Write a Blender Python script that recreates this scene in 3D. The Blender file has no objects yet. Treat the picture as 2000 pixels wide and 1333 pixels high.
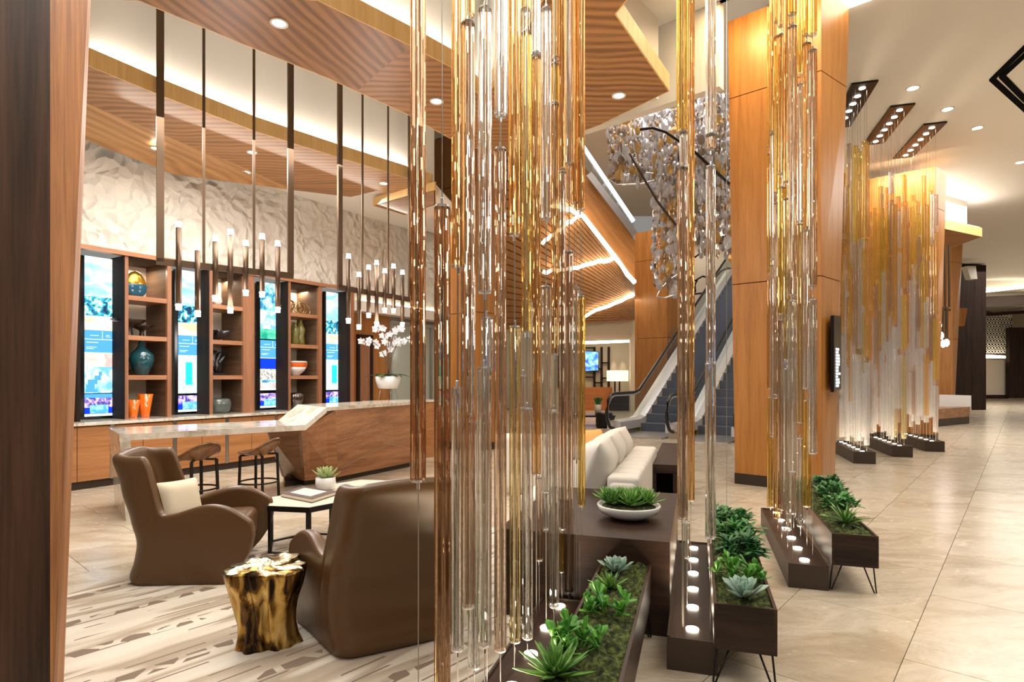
import bpy, math, random
from mathutils import Vector, Matrix
SC = bpy.context.scene
COL = SC.collection
# ------------------------------------------------------------------ camera, world, exposure
F, CX, HY, H = 1150.0, 1000.0, 736.0, 1.45
cd = bpy.data.cameras.new('camera'); cam = bpy.data.objects.new('camera', cd); COL.objects.link(cam)
cam.location = (0, 0, H); cam.rotation_euler = (math.pi/2, 0, 0)
cd.sensor_width = 36; cd.lens = 36*F/2000; cd.shift_y = (HY-666.5)/2000; cd.clip_start = .05; cd.clip_end = 200
SC.camera = cam
wd = bpy.data.worlds.new('world'); SC.world = wd; wd.use_nodes = True
wd.node_tree.nodes['Background'].inputs[0].default_value = (1.0, .95, .89, 1)
wd.node_tree.nodes['Background'].inputs[1].default_value = .20
SC.view_settings.view_transform = 'Standard'; SC.view_settings.look = 'None'
SC.view_settings.gamma = 1; SC.view_settings.use_curve_mapping = False
SC.view_settings.exposure = 0.42
cy = SC.cycles
cy.max_bounces = 16; cy.diffuse_bounces = 3; cy.glossy_bounces = 3; cy.transmission_bounces = 14
cy.transparent_max_bounces = 64; cy.sample_clamp_indirect = 4; cy.sample_clamp_direct = 40
cy.caustics_reflective = False; cy.caustics_refractive = False
cy.use_denoising = True

def light(name, loc, energy, size, size_y=None, rot=(0, 0, 0), col=(1, .86, .68), spread=None, kind='AREA'):
    l = bpy.data.lights.new(name, kind); o = bpy.data.objects.new(name, l); COL.objects.link(o)
    o.location = loc; o.rotation_euler = rot; l.energy = energy; l.color = col
    if kind == 'AREA':
        l.size = size
        if size_y: l.shape = 'RECTANGLE'; l.size_y = size_y
        if spread: l.spread = spread
    else:
        l.shadow_soft_size = size
    return o
WARM = (1, .84, .64); NEUT = (1, .95, .87)
light('lounge_light', (-1.6, 3.6, 4.45), 125, 3.0, 3.0, col=NEUT)
light('desk_light', (-3.4, 7.2, 4.35), 105, 2.2, 2.2, col=NEUT)
light('hall_light', (4.5, 4.0, 6.2), 250, 4, 5, col=NEUT)
light('hall_far_light', (12, 13, 6.2), 380, 5, 7, col=NEUT)
light('corridor_light', (24, 26, 6.0), 700, 9, 9, col=NEUT)
light('atrium_fill', (3.2, 17.5, 9.6), 380, 4, 8, col=NEUT)  # added fill that brightens the escalators, not a visible fitting
light('back_room_light', (3.0, 21.5, 3.2), 60, 3, 3, col=WARM)
light('entry_light', (-.5, -1.2, 4.4), 60, 4, 3, rot=(math.radians(25), 0, 0), col=NEUT)

# ------------------------------------------------------------------ helpers
def W(px, py, Y): return Vector(((px-CX)/F*Y, Y, H-(py-HY)/F*Y))
def G(px, py, z=0.0):
    Y = (H-z)*F/(py-HY); return W(px, py, Y)
R = math.radians
WL = {}
def link(o, mat, parent, local, smooth=False):
    COL.objects.link(o)
    if mat is not None:
        for m in (mat if isinstance(mat, (list, tuple)) else [mat]): o.data.materials.append(m)
    if smooth:
        for p in o.data.polygons: p.use_smooth = True
    if parent is not None:
        o.parent = parent
        if not local:
            o.location = -WL[parent.name]; WL[o.name] = Vector((0, 0, 0))
        else: WL[o.name] = WL.get(parent.name, Vector((0, 0, 0)))
    else: WL[o.name] = Vector((0, 0, 0))
    return o
def mk(name, vs, fs, mat, parent=None, local=False, smooth=False, mi=None, **kw):
    me = bpy.data.meshes.new(name); me.from_pydata([tuple(v) for v in vs], [], fs); me.validate(); me.update()
    o = bpy.data.objects.new(name, me); link(o, mat, parent, local, smooth)
    if mi:
        for p, k in zip(me.polygons, mi): p.material_index = k
    for k, v in kw.items(): o[k] = v
    return o
def tag(o, label, cat, group=None):
    o['label'] = label; o['category'] = cat
    if group: o['group'] = group
    return o
def thing(name, loc, label, cat, group=None, rz=0):
    o = bpy.data.objects.new(name, None); COL.objects.link(o); o.location = loc; o.rotation_euler = (0, 0, rz)
    o.empty_display_size = .1
    WL[o.name] = Vector(loc); return tag(o, label, cat, group)
def bev(o, w=.01, s=2):
    m = o.modifiers.new('bevel', 'BEVEL'); m.width = w; m.segments = s; m.limit_method = 'ANGLE'; m.harden_normals = False
    return o
def sub(o, n=1):
    m = o.modifiers.new('subd', 'SUBSURF'); m.levels = n; m.render_levels = n; return o
BF = [(0, 3, 2, 1), (4, 5, 6, 7), (0, 1, 5, 4), (1, 2, 6, 5), (2, 3, 7, 6), (3, 0, 4, 7)]
class MB:
    def __init__(s): s.v = []; s.f = []; s.m = []
    def add(s, vs, fs, k=0):
        n = len(s.v); s.v += [tuple(v) for v in vs]; s.f += [tuple(i+n for i in f) for f in fs]; s.m += [k]*len(fs)
    def box(s, c, d, rz=0, k=0):
        x, y, z = d[0]/2, d[1]/2, d[2]/2; ca, sa = math.cos(rz), math.sin(rz)
        pts = [(-x, -y, -z), (x, -y, -z), (x, y, -z), (-x, y, -z), (-x, -y, z), (x, -y, z), (x, y, z), (-x, y, z)]
        s.add([(c[0]+ca*p[0]-sa*p[1], c[1]+sa*p[0]+ca*p[1], c[2]+p[2]) for p in pts], BF, k)
    def prism(s, pts, z0, z1, k=0):
        n = len(pts); a = sum(pts[i][0]*pts[(i+1) % n][1]-pts[(i+1) % n][0]*pts[i][1] for i in range(n))
        if a < 0: pts = pts[::-1]
        vs = [(p[0], p[1], z0) for p in pts]+[(p[0], p[1], z1) for p in pts]
        s.add(vs, [tuple(range(n))[::-1], tuple(range(n, 2*n))]+[(i, (i+1) % n, n+(i+1) % n, n+i) for i in range(n)], k)
    def bar(s, a, b, w, h=None, k=0, up=(0, 0, 1)):
        a, b = Vector(a), Vector(b); h = h or w; d = (b-a).normalized(); u = Vector(up)
        if abs(d.dot(u)) > .98: u = Vector((0, 1, 0))
        x = d.cross(u).normalized(); y = x.cross(d).normalized()
        q = [(-1, -1), (1, -1), (1, 1), (-1, 1)]
        vs = [a+x*i*w/2+y*j*h/2 for i, j in q]+[b+x*i*w/2+y*j*h/2 for i, j in q]
        s.add(vs, BF, k)
    def tube(s, pts, r, n=6, k=0, close=False, cap=True):
        pts = [Vector(p) for p in pts]; m = len(pts); rings = []
        rr = r if isinstance(r, (list, tuple)) else [r]*m
        for i, p in enumerate(pts):
            a = pts[(i-1) % m] if (i > 0 or close) else p; b = pts[(i+1) % m] if (i < m-1 or close) else p
            d = (b-a).normalized(); u = Vector((0, 0, 1)) if abs(d.z) < .9 else Vector((0, 1, 0))
            x = d.cross(u).normalized(); y = x.cross(d)
            rings.append([p+(x*math.cos(t*2*math.pi/n)+y*math.sin(t*2*math.pi/n))*rr[i] for t in range(n)])
        vs = [v for g in rings for v in g]; fs = []
        for i in range(m if close else m-1):
            j = (i+1) % m
            for t in range(n): fs.append((i*n+t, i*n+(t+1) % n, j*n+(t+1) % n, j*n+t))
        if cap and not close: fs += [tuple(range(n))[::-1], tuple((m-1)*n+t for t in range(n))]
        s.add(vs, fs, k)
    def lathe(s, prof, c=(0, 0, 0), n=24, k=0, fn=None, cap=True):
        vs = []; m = len(prof)
        for r, z in prof:
            for t in range(n):
                a = t*2*math.pi/n; q = r*(fn(a, z) if fn else 1)
                vs.append((c[0]+q*math.cos(a), c[1]+q*math.sin(a), c[2]+z))
        fs = [(i*n+t, i*n+(t+1) % n, (i+1)*n+(t+1) % n, (i+1)*n+t) for i in range(m-1) for t in range(n)]
        if cap: fs += [tuple(range(n))[::-1], tuple((m-1)*n+t for t in range(n))]
        s.add(vs, fs, k)
    def build(s, name, mat, parent=None, local=False, smooth=False, **kw):
        return mk(name, s.v, s.f, mat, parent, local, smooth, s.m if isinstance(mat, (list, tuple)) else None, **kw)
def box(name, c, d, mat, parent=None, rz=0, local=False, **kw):
    b = MB(); b.box(c, d, rz); return b.build(name, mat, parent, local, **kw)
def prism(name, pts, z0, z1, mat, parent=None, **kw):
    b = MB(); b.prism(pts, z0, z1); return b.build(name, mat, parent, **kw)
def lathe(name, prof, c, mat, parent=None, n=24, fn=None, local=False, cap=True, **kw):
    b = MB(); b.lathe(prof, c, n, 0, fn, cap); return b.build(name, mat, parent, local, True, **kw)
def bar(name, a, b_, w, h, mat, parent=None, local=False, **kw):
    b = MB(); b.bar(a, b_, w, h); return b.build(name, mat, parent, local, **kw)
def slab(name, pts, d, mat, parent=None, **kw):
    """polygon of 3D points given thickness along vector d"""
    pts = [Vector(p) for p in pts]; d = Vector(d); n = len(pts)
    vs = pts+[p+d for p in pts]
    fs = [tuple(range(n))[::-1], tuple(range(n, 2*n))]+[(i, (i+1) % n, n+(i+1) % n, n+i) for i in range(n)]
    return mk(name, vs, fs, mat, parent, **kw)
def smod(o):
    for p in o.data.polygons: p.use_smooth = True
    return o

# ------------------------------------------------------------------ materials
def nmat(name):
    m = bpy.data.materials.new(name); m.use_nodes = True; nt = m.node_tree
    return m, nt, nt.nodes['Principled BSDF']
def plain(name, c, rough=.5, metal=0, emit=None, es=0, spec=None, coat=0, sheen=0):
    m, nt, b = nmat(name); b.inputs['Base Color'].default_value = (*c, 1)
    b.inputs['Roughness'].default_value = rough; b.inputs['Metallic'].default_value = metal
    if coat: b.inputs['Coat Weight'].default_value = coat; b.inputs['Coat Roughness'].default_value = .08
    if emit: b.inputs['Emission Color'].default_value = (*emit, 1); b.inputs['Emission Strength'].default_value = es
    # fine grain so that no surface is a dead flat colour
    if not emit:
        tc = nt.nodes.new('ShaderNodeTexCoord'); n = nt.nodes.new('ShaderNodeTexNoise'); n.inputs['Scale'].default_value = 14; n.inputs['Detail'].default_value = 3
        nt.links.new(tc.outputs['Object'], n.inputs['Vector'])
        r = nt.nodes.new('ShaderNodeMapRange'); r.inputs[3].default_value = max(0.02, rough*.85); r.inputs[4].default_value = min(1, rough*1.18)
        nt.links.new(n.outputs[0], r.inputs[0]); nt.links.new(r.outputs[0], b.inputs['Roughness'])
    return m
def emis(name, c, s):
    m = bpy.data.materials.new(name); m.use_nodes = True; nt = m.node_tree; nt.nodes.clear()
    e = nt.nodes.new('ShaderNodeEmission'); e.inputs[0].default_value = (*c, 1); e.inputs[1].default_value = s
    o = nt.nodes.new('ShaderNodeOutputMaterial'); nt.links.new(e.outputs[0], o.inputs[0]); return m
def ramp(nt, stops):
    r = nt.nodes.new('ShaderNodeValToRGB'); e = r.color_ramp.elements
    while len(e) < len(stops): e.new(.5)
    for el, (p, c) in zip(e, stops): el.position = p; el.color = (*c, 1)
    return r
def tw_vec(nt, L, vr):
    # put the grain on X so that the ripple bands run along it
    sx = nt.nodes.new('ShaderNodeSeparateXYZ'); L(vr.outputs[0], sx.inputs[0]); cx_ = nt.nodes.new('ShaderNodeCombineXYZ')
    ad = nt.nodes.new('ShaderNodeMath'); ad.operation = 'ADD'; L(sx.outputs[0], ad.inputs[0]); L(sx.outputs[1], ad.inputs[1])
    L(sx.outputs[2], cx_.inputs[0]); L(ad.outputs[0], cx_.inputs[1]); return cx_.outputs[0]
def wood(name, c1, c2, grain=(0, 0, 1), scale=1.0, rough=.38, cross=0, coat=0, along=.06):
    """grain: direction of the grain in object space"""
    m, nt, b = nmat(name); L = nt.links.new
    g = Vector(grain).normalized(); q = g.to_track_quat('Z', 'Y').inverted().to_euler()
    tc = nt.nodes.new('ShaderNodeTexCoord'); vr = nt.nodes.new('ShaderNodeVectorRotate'); vr.rotation_type = 'EULER_XYZ'
    vr.inputs['Rotation'].default_value = q
    L(tc.outputs['Object'], vr.inputs['Vector'])
    mp = nt.nodes.new('ShaderNodeMapping'); mp.inputs['Scale'].default_value = (1, 1, along); L(vr.outputs[0], mp.inputs['Vector'])
    n1 = nt.nodes.new('ShaderNodeTexNoise'); n1.inputs['Scale'].default_value = 9*scale; n1.inputs['Detail'].default_value = 6; n1.inputs['Roughness'].default_value = .65; n1.inputs['Distortion'].default_value = .6
    L(mp.outputs[0], n1.inputs['Vector'])
    n2 = nt.nodes.new('ShaderNodeTexNoise'); n2.inputs['Scale'].default_value = 60*scale; n2.inputs['Detail'].default_value = 3; L(mp.outputs[0], n2.inputs['Vector'])
    mx = nt.nodes.new('ShaderNodeMath'); mx.operation = 'MULTIPLY_ADD'; mx.inputs[1].default_value = .35; L(n2.outputs[0], mx.inputs[0]); L(n1.outputs[0], mx.inputs[2])
    last = mx
    if cross:
        n3 = nt.nodes.new('ShaderNodeTexWave'); n3.wave_type = 'BANDS'; n3.bands_direction = 'Y'; n3.inputs['Scale'].default_value = 2.6*scale; n3.inputs['Distortion'].default_value = 5; n3.inputs['Detail'].default_value = 1; n3.inputs['Detail Scale'].default_value = .45
        L(tw_vec(nt, L, vr), n3.inputs['Vector'])
        m2 = nt.nodes.new('ShaderNodeMath'); m2.operation = 'MULTIPLY_ADD'; m2.inputs[1].default_value = cross; L(n3.outputs[0], m2.inputs[0]); L(mx.outputs[0], m2.inputs[2]); last = m2
    off = cross*.4
    r = ramp(nt, [(.48+off, c1), (.66+off, [(a+b_)/2 for a, b_ in zip(c1, c2)]), (.86+off, c2)]); L(last.outputs[0], r.inputs[0])
    L(r.outputs[0], b.inputs['Base Color']); b.inputs['Roughness'].default_value = rough
    if coat: b.inputs['Coat Weight'].default_value = coat
    bp = nt.nodes.new('ShaderNodeBump'); bp.inputs['Strength'].default_value = .08; bp.inputs['Distance'].default_value = .01
    L(n2.outputs[0], bp.inputs['Height']); L(bp.outputs[0], b.inputs['Normal'])
    return m
D1 = Vector((.656, .755, 0)); D2 = Vector((.755, -.656, 0)); U = Vector((.2988, .9543, 0)); V = Vector((.9543, -.2988, 0))
ORA, ORB = (.46, .175, .045), (.70, .33, .11)
M = {}
M['col'] = wood('walnut_vertical', (.33, .125, .026), (.50, .215, .052), rough=.38)
M['post'] = wood('walnut_post_lit', (.20, .065, .016), (.52, .225, .062), rough=.6, scale=1.3)  # lit copy of the post wood, for the brighter face
M['postshade'] = wood('walnut_post_shaded', (.018, .009, .006), (.085, .040, .024), rough=.45, scale=.9)  # same post wood with the shade of the dark face put into its colour
M['soffit'] = wood('soffit_veneer', (.24, .105, .034), (.46, .22, .080), grain=(1, .03, 0), cross=.34, rough=.4)
M['soffitb'] = wood('soffit_veneer_turned', (.21, .092, .032), (.42, .20, .076), grain=(.28, .96, 0), cross=.34, rough=.4)
M['soffit2'] = wood('soffit_veneer_light', (.38, .185, .062), (.58, .31, .12), grain=(.28, .96, 0), cross=.28, rough=.4)
M['fascia'] = wood('fascia_veneer_lit', (.74, .44, .15), (.92, .62, .27), rough=.45)  # cove light put into the colour, since the strip does not reach the fascia
M['shelf'] = wood('shelf_walnut', (.26, .11, .055), (.42, .20, .105), grain=(0, 0, 1), rough=.35)
M['shelfh'] = wood('shelf_walnut_level', (.33, .14, .065), (.50, .24, .12), grain=(.543, .84, 0), rough=.35)
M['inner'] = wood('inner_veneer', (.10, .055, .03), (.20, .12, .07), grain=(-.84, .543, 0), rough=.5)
M['cab'] = wood('cabinet_walnut', (.30, .12, .04), (.50, .23, .09), grain=(.543, .84, 0), rough=.3, along=.04)
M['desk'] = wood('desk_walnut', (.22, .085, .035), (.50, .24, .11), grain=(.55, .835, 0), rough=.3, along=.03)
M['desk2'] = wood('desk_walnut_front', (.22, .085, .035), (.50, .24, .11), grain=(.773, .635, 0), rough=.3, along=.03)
M['desk3'] = wood('desk_walnut_end_shaded', (.13, .055, .026), (.30, .15, .075), grain=(.98, -.2, 0), rough=.3, along=.03)  # same walnut as the front, shade of the end facet painted into it
M['dark'] = wood('dark_stained_wood', (.012, .006, .004), (.048, .023, .014), grain=V, rough=.42)
M['darku'] = wood('dark_stained_wood_long', (.014, .007, .004), (.055, .027, .017), grain=U, rough=.40)
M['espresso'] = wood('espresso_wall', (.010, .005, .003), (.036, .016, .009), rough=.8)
M['plinth'] = plain('plinth_bronze', (.055, .040, .030), .4, .3)
M['bronze'] = plain('bronze_metal', (.075, .054, .040), .42, .5)
M['frame'] = plain('pendant_bronze', (.125, .078, .048), .34, .7)
M['black'] = plain('black_metal', (.012, .009, .008), .4, .5)
M['chrome'] = plain('chrome', (.8, .8, .8), .12, 1)
M['steel'] = plain('brushed_steel', (.55, .55, .56), .35, 1)
M['strip'] = plain('cabinet_strip', (.45, .42, .36), .3, .9)
M['white'] = plain('white_paint', (.82, .77, .68), .6)
M['ceil'] = plain('ceiling_paint', (.82, .79, .74), .75)
M['ceilw'] = plain('lounge_ceiling_paint', (.84, .80, .73), .75)
M['cream'] = plain('cream_wall', (.70, .60, .47), .7)
M['leather'] = plain('brown_leather', (.105, .050, .017), .36)
for _k in ('dark', 'darku', 'espresso', 'leather', 'plinth', 'bronze', 'postshade', 'inner'): M[_k].node_tree.nodes['Principled BSDF'].inputs['Specular IOR Level'].default_value = .28 if _k != 'leather' else .42
M['screenblack'] = plain('screen_bezel', (.004, .004, .006), .15)
M['ceramic'] = plain('white_ceramic', (.85, .83, .80), .25, coat=.3)
M['cable'] = plain('steel_cable', (.45, .42, .38), .3, .8)
M['led'] = emis('led_warm', (1, .84, .62), 7)
M['lamp'] = emis('lamp_disc', (1, .90, .76), 14)
M['upl'] = emis('uplight_disc', (1, .86, .66), 22)
M['bulb'] = emis('bulb_glow', (1, .93, .92), 16)
M['acrylic'] = plain('acrylic_tip', (.9, .9, .95), .1, emit=(1, .93, .96), es=1.6)
M['goldwire'] = plain('gold_wire', (.6, .42, .18), .3, 1)
M['fabric'] = plain('sofa_fabric', (.74, .69, .62), .95)
M['pillow'] = plain('pillow_fabric', (.72, .62, .46), .8)
M['orange'] = plain('orange_fabric', (.85, .42, .14), .8)
M['cablew'] = plain('pale_cable', (.8, .76, .7), .4)

def marble():
    m, nt, b = nmat('pale_marble'); L = nt.links.new
    tc = nt.nodes.new('ShaderNodeTexCoord'); mp = nt.nodes.new('ShaderNodeMapping'); mp.inputs['Rotation'].default_value = (0, 0, R(-40)); mp.inputs['Scale'].default_value = (1, 3.2, 2)
    L(tc.outputs['Object'], mp.inputs[0]); n = nt.nodes.new('ShaderNodeTexNoise'); n.inputs['Scale'].default_value = 2.6; n.inputs['Detail'].default_value = 8; n.inputs['Distortion'].default_value = 1.2
    L(mp.outputs[0], n.inputs['Vector']); r = ramp(nt, [(.3, (.46, .39, .30)), (.46, (.66, .60, .50)), (.6, (.78, .73, .65)), (.75, (.58, .52, .43))]); L(n.outputs[0], r.inputs[0])
    L(r.outputs[0], b.inputs['Base Color']); b.inputs['Roughness'].default_value = .08; return m
M['marble'] = marble()
def stone():
    m, nt, b = nmat('floor_stone'); L = nt.links.new
    ge = nt.nodes.new('ShaderNodeNewGeometry'); oi = nt.nodes.new('ShaderNodeObjectInfo')
    mul = nt.nodes.new('ShaderNodeVectorMath'); mul.operation = 'SCALE'; mul.inputs[0].default_value = (37, 21, 11); L(oi.outputs['Random'], mul.inputs['Scale'])
    ad = nt.nodes.new('ShaderNodeVectorMath'); L(ge.outputs['Position'], ad.inputs[0]); L(mul.outputs[0], ad.inputs[1])
    mp = nt.nodes.new('ShaderNodeMapping'); mp.vector_type = 'POINT'; mp.inputs['Rotation'].default_value = (0, 0, R(-20)); mp.inputs['Scale'].default_value = (.7, 1.7, 1); L(ad.outputs[0], mp.inputs[0])
    n = nt.nodes.new('ShaderNodeTexNoise'); n.inputs['Scale'].default_value = 1.5; n.inputs['Detail'].default_value = 9; n.inputs['Roughness'].default_value = .62; n.inputs['Distortion'].default_value = .9; L(mp.outputs[0], n.inputs['Vector'])
    r = ramp(nt, [(.32, (.45, .36, .255)), (.44, (.56, .465, .345)), (.53, (.67, .58, .455)), (.62, (.57, .485, .375)), (.74, (.75, .68, .57))]); L(n.outputs[0], r.inputs[0])
    w = nt.nodes.new('ShaderNodeTexNoise'); w.inputs['Scale'].default_value = 4.5; w.inputs['Detail'].default_value = 6; w.inputs['Distortion'].default_value = 2.5; L(mp.outputs[0], w.inputs['Vector'])
    r2 = ramp(nt, [(.46, (1, 1, 1)), (.5, (.80, .68, .56)), (.54, (1, 1, 1))]); L(w.outputs[0], r2.inputs[0])
    mx = nt.nodes.new('ShaderNodeMix'); mx.data_type = 'RGBA'; mx.blend_type = 'MULTIPLY'; mx.inputs[0].default_value = .35; L(r.outputs[0], mx.inputs[6]); L(r2.outputs[0], mx.inputs[7])
    L(mx.outputs[2], b.inputs['Base Color']); b.inputs['Roughness'].default_value = .22
    rr = nt.nodes.new('ShaderNodeMapRange'); rr.inputs[3].default_value = .14; rr.inputs[4].default_value = .34; L(w.outputs[0], rr.inputs[0]); L(rr.outputs[0], b.inputs['Roughness'])
    return m
M['stone'] = stone()
M['grout'] = plain('grout', (.26, .18, .11), .8)
def plaster():
    m, nt, b = nmat('crumpled_plaster'); L = nt.links.new
    tc = nt.nodes.new('ShaderNodeTexCoord'); n0 = nt.nodes.new('ShaderNodeTexNoise'); n0.inputs['Scale'].default_value = 1.4; n0.inputs['Detail'].default_value = 2; L(tc.outputs['Object'], n0.inputs['Vector'])
    ml = nt.nodes.new('ShaderNodeMix'); ml.data_type = 'RGBA'; ml.inputs[0].default_value = .35; L(tc.outputs['Object'], ml.inputs[6]); L(n0.outputs[1], ml.inputs[7])
    v = nt.nodes.new('ShaderNodeTexVoronoi'); v.feature = 'DISTANCE_TO_EDGE'; v.inputs['Scale'].default_value = 5.2; L(ml.outputs[2], v.inputs['Vector'])
    v2 = nt.nodes.new('ShaderNodeTexVoronoi'); v2.inputs['Scale'].default_value = 10; L(ml.outputs[2], v2.inputs['Vector'])
    a = nt.nodes.new('ShaderNodeMath'); a.operation = 'MULTIPLY_ADD'; a.inputs[1].default_value = .6; L(v2.outputs[0], a.inputs[0]); L(v.outputs[0], a.inputs[2])
    bp = nt.nodes.new('ShaderNodeBump'); bp.inputs['Strength'].default_value = .9; bp.inputs['Distance'].default_value = .11; L(a.outputs[0], bp.inputs['Height']); L(bp.outputs[0], b.inputs['Normal'])
    b.inputs['Base Color'].default_value = (.74, .69, .60, 1); b.inputs['Roughness'].default_value = .75; return m
M['plaster'] = plaster()
def rugm():
    m, nt, b = nmat('rug_weave'); L = nt.links.new
    tc = nt.nodes.new('ShaderNodeTexCoord'); vr = nt.nodes.new('ShaderNodeVectorRotate'); vr.rotation_type = 'Z_AXIS'; vr.inputs['Angle'].default_value = -math.atan2(.755, .656)
    L(tc.outputs['Object'], vr.inputs['Vector'])
    def mapn(sx, sy, sc, det, dist=0.0, off=0):
        mp = nt.nodes.new('ShaderNodeMapping'); mp.inputs['Scale'].default_value = (sx, sy, 1); mp.inputs['Location'].default_value = (off, off*.7, 0); L(vr.outputs[0], mp.inputs[0])
        n = nt.nodes.new('ShaderNodeTexNoise'); n.inputs['Scale'].default_value = sc; n.inputs['Detail'].default_value = det; n.inputs['Distortion'].default_value = dist; L(mp.outputs[0], n.inputs['Vector']); return n
    base = mapn(.35, 2.4, 1.6, 2, .3); rb = ramp(nt, [(.38, (.70, .62, .51)), (.44, (.50, .405, .30)), (.51, (.42, .33, .235)), (.55, (.66, .58, .47)), (.66, (.73, .66, .56))]); L(base.outputs[0], rb.inputs[0])
    def dots(width, sc, thr, ang, off, stretch):
        # chunks: a stripe mask across times a broken-up mask along
        mp = nt.nodes.new('ShaderNodeMapping'); mp.inputs['Scale'].default_value = (stretch, sc, 1); mp.inputs['Location'].default_value = (off, off, 0); L(vr.outputs[0], mp.inputs[0])
        jn = nt.nodes.new('ShaderNodeTexNoise'); jn.inputs['Scale'].default_value = 5; jn.inputs['Detail'].default_value = 1; L(vr.outputs[0], jn.inputs['Vector'])
        mj = nt.nodes.new('ShaderNodeMix'); mj.data_type = 'RGBA'; mj.inputs[0].default_value = .12; L(mp.outputs[0], mj.inputs[6]); L(jn.outputs[1], mj.inputs[7])
        v = nt.nodes.new('ShaderNodeTexVoronoi'); v.feature = 'DISTANCE_TO_EDGE'; v.inputs['Scale'].default_value = 1; v.inputs['Randomness'].default_value = .7; L(mj.outputs[2], v.inputs['Vector'])
        g1 = nt.nodes.new('ShaderNodeMath'); g1.operation = 'GREATER_THAN'; g1.inputs[1].default_value = ang; L(v.outputs[0], g1.inputs[0])
        sx = nt.nodes.new('ShaderNodeSeparateXYZ'); L(vr.outputs[0], sx.inputs[0])
        md = nt.nodes.new('ShaderNodeMath'); md.operation = 'MULTIPLY_ADD'; md.inputs[1].default_value = thr; md.inputs[2].default_value = off; L(sx.outputs[1], md.inputs[0])
        fr = nt.nodes.new('ShaderNodeMath'); fr.operation = 'FRACT'; L(md.outputs[0], fr.inputs[0])
        lt = nt.nodes.new('ShaderNodeMath'); lt.operation = 'LESS_THAN'; lt.inputs[1].default_value = width; L(fr.outputs[0], lt.inputs[0])
        mm = nt.nodes.new('ShaderNodeMath'); mm.operation = 'MULTIPLY'; L(g1.outputs[0], mm.inputs[0]); L(lt.outputs[0], mm.inputs[1]); return mm
    a = dots(.17, 9, 2.1, .13, .30, 7.5); c = dots(.06, 9, 4.2, .16, .62, 3.2); d = dots(.05, 7, 4.2, .14, 1.0, 2.4)
    s = nt.nodes.new('ShaderNodeMath'); s.operation = 'MAXIMUM'; L(a.outputs[0], s.inputs[0]); L(c.outputs[0], s.inputs[1])
    s2 = nt.nodes.new('ShaderNodeMath'); s2.operation = 'MAXIMUM'; L(s.outputs[0], s2.inputs[0]); L(d.outputs[0], s2.inputs[1])
    mx = nt.nodes.new('ShaderNodeMix'); mx.data_type = 'RGBA'; L(s2.outputs[0], mx.inputs[0]); L(rb.outputs[0], mx.inputs[6]); mx.inputs[7].default_value = (.235, .165, .115, 1)
    fn = nt.nodes.new('ShaderNodeTexNoise'); fn.inputs['Scale'].default_value = 260; L(tc.outputs['Object'], fn.inputs['Vector'])
    mf = nt.nodes.new('ShaderNodeMix'); mf.data_type = 'RGBA'; mf.blend_type = 'OVERLAY'; mf.inputs[0].default_value = .3; L(mx.outputs[2], mf.inputs[6]); L(fn.outputs[1], mf.inputs[7])
    hs = nt.nodes.new('ShaderNodeHueSaturation'); hs.inputs['Saturation'].default_value = .9; L(mf.outputs[2], hs.inputs['Color'])
    L(hs.outputs[0], b.inputs['Base Color']); b.inputs['Roughness'].default_value = .95
    bp = nt.nodes.new('ShaderNodeBump'); bp.inputs['Strength'].default_value = .5; bp.inputs['Distance'].default_value = .004; L(fn.outputs[0], bp.inputs['Height']); L(bp.outputs[0], b.inputs['Normal'])
    return m
M['rug'] = rugm()
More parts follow.
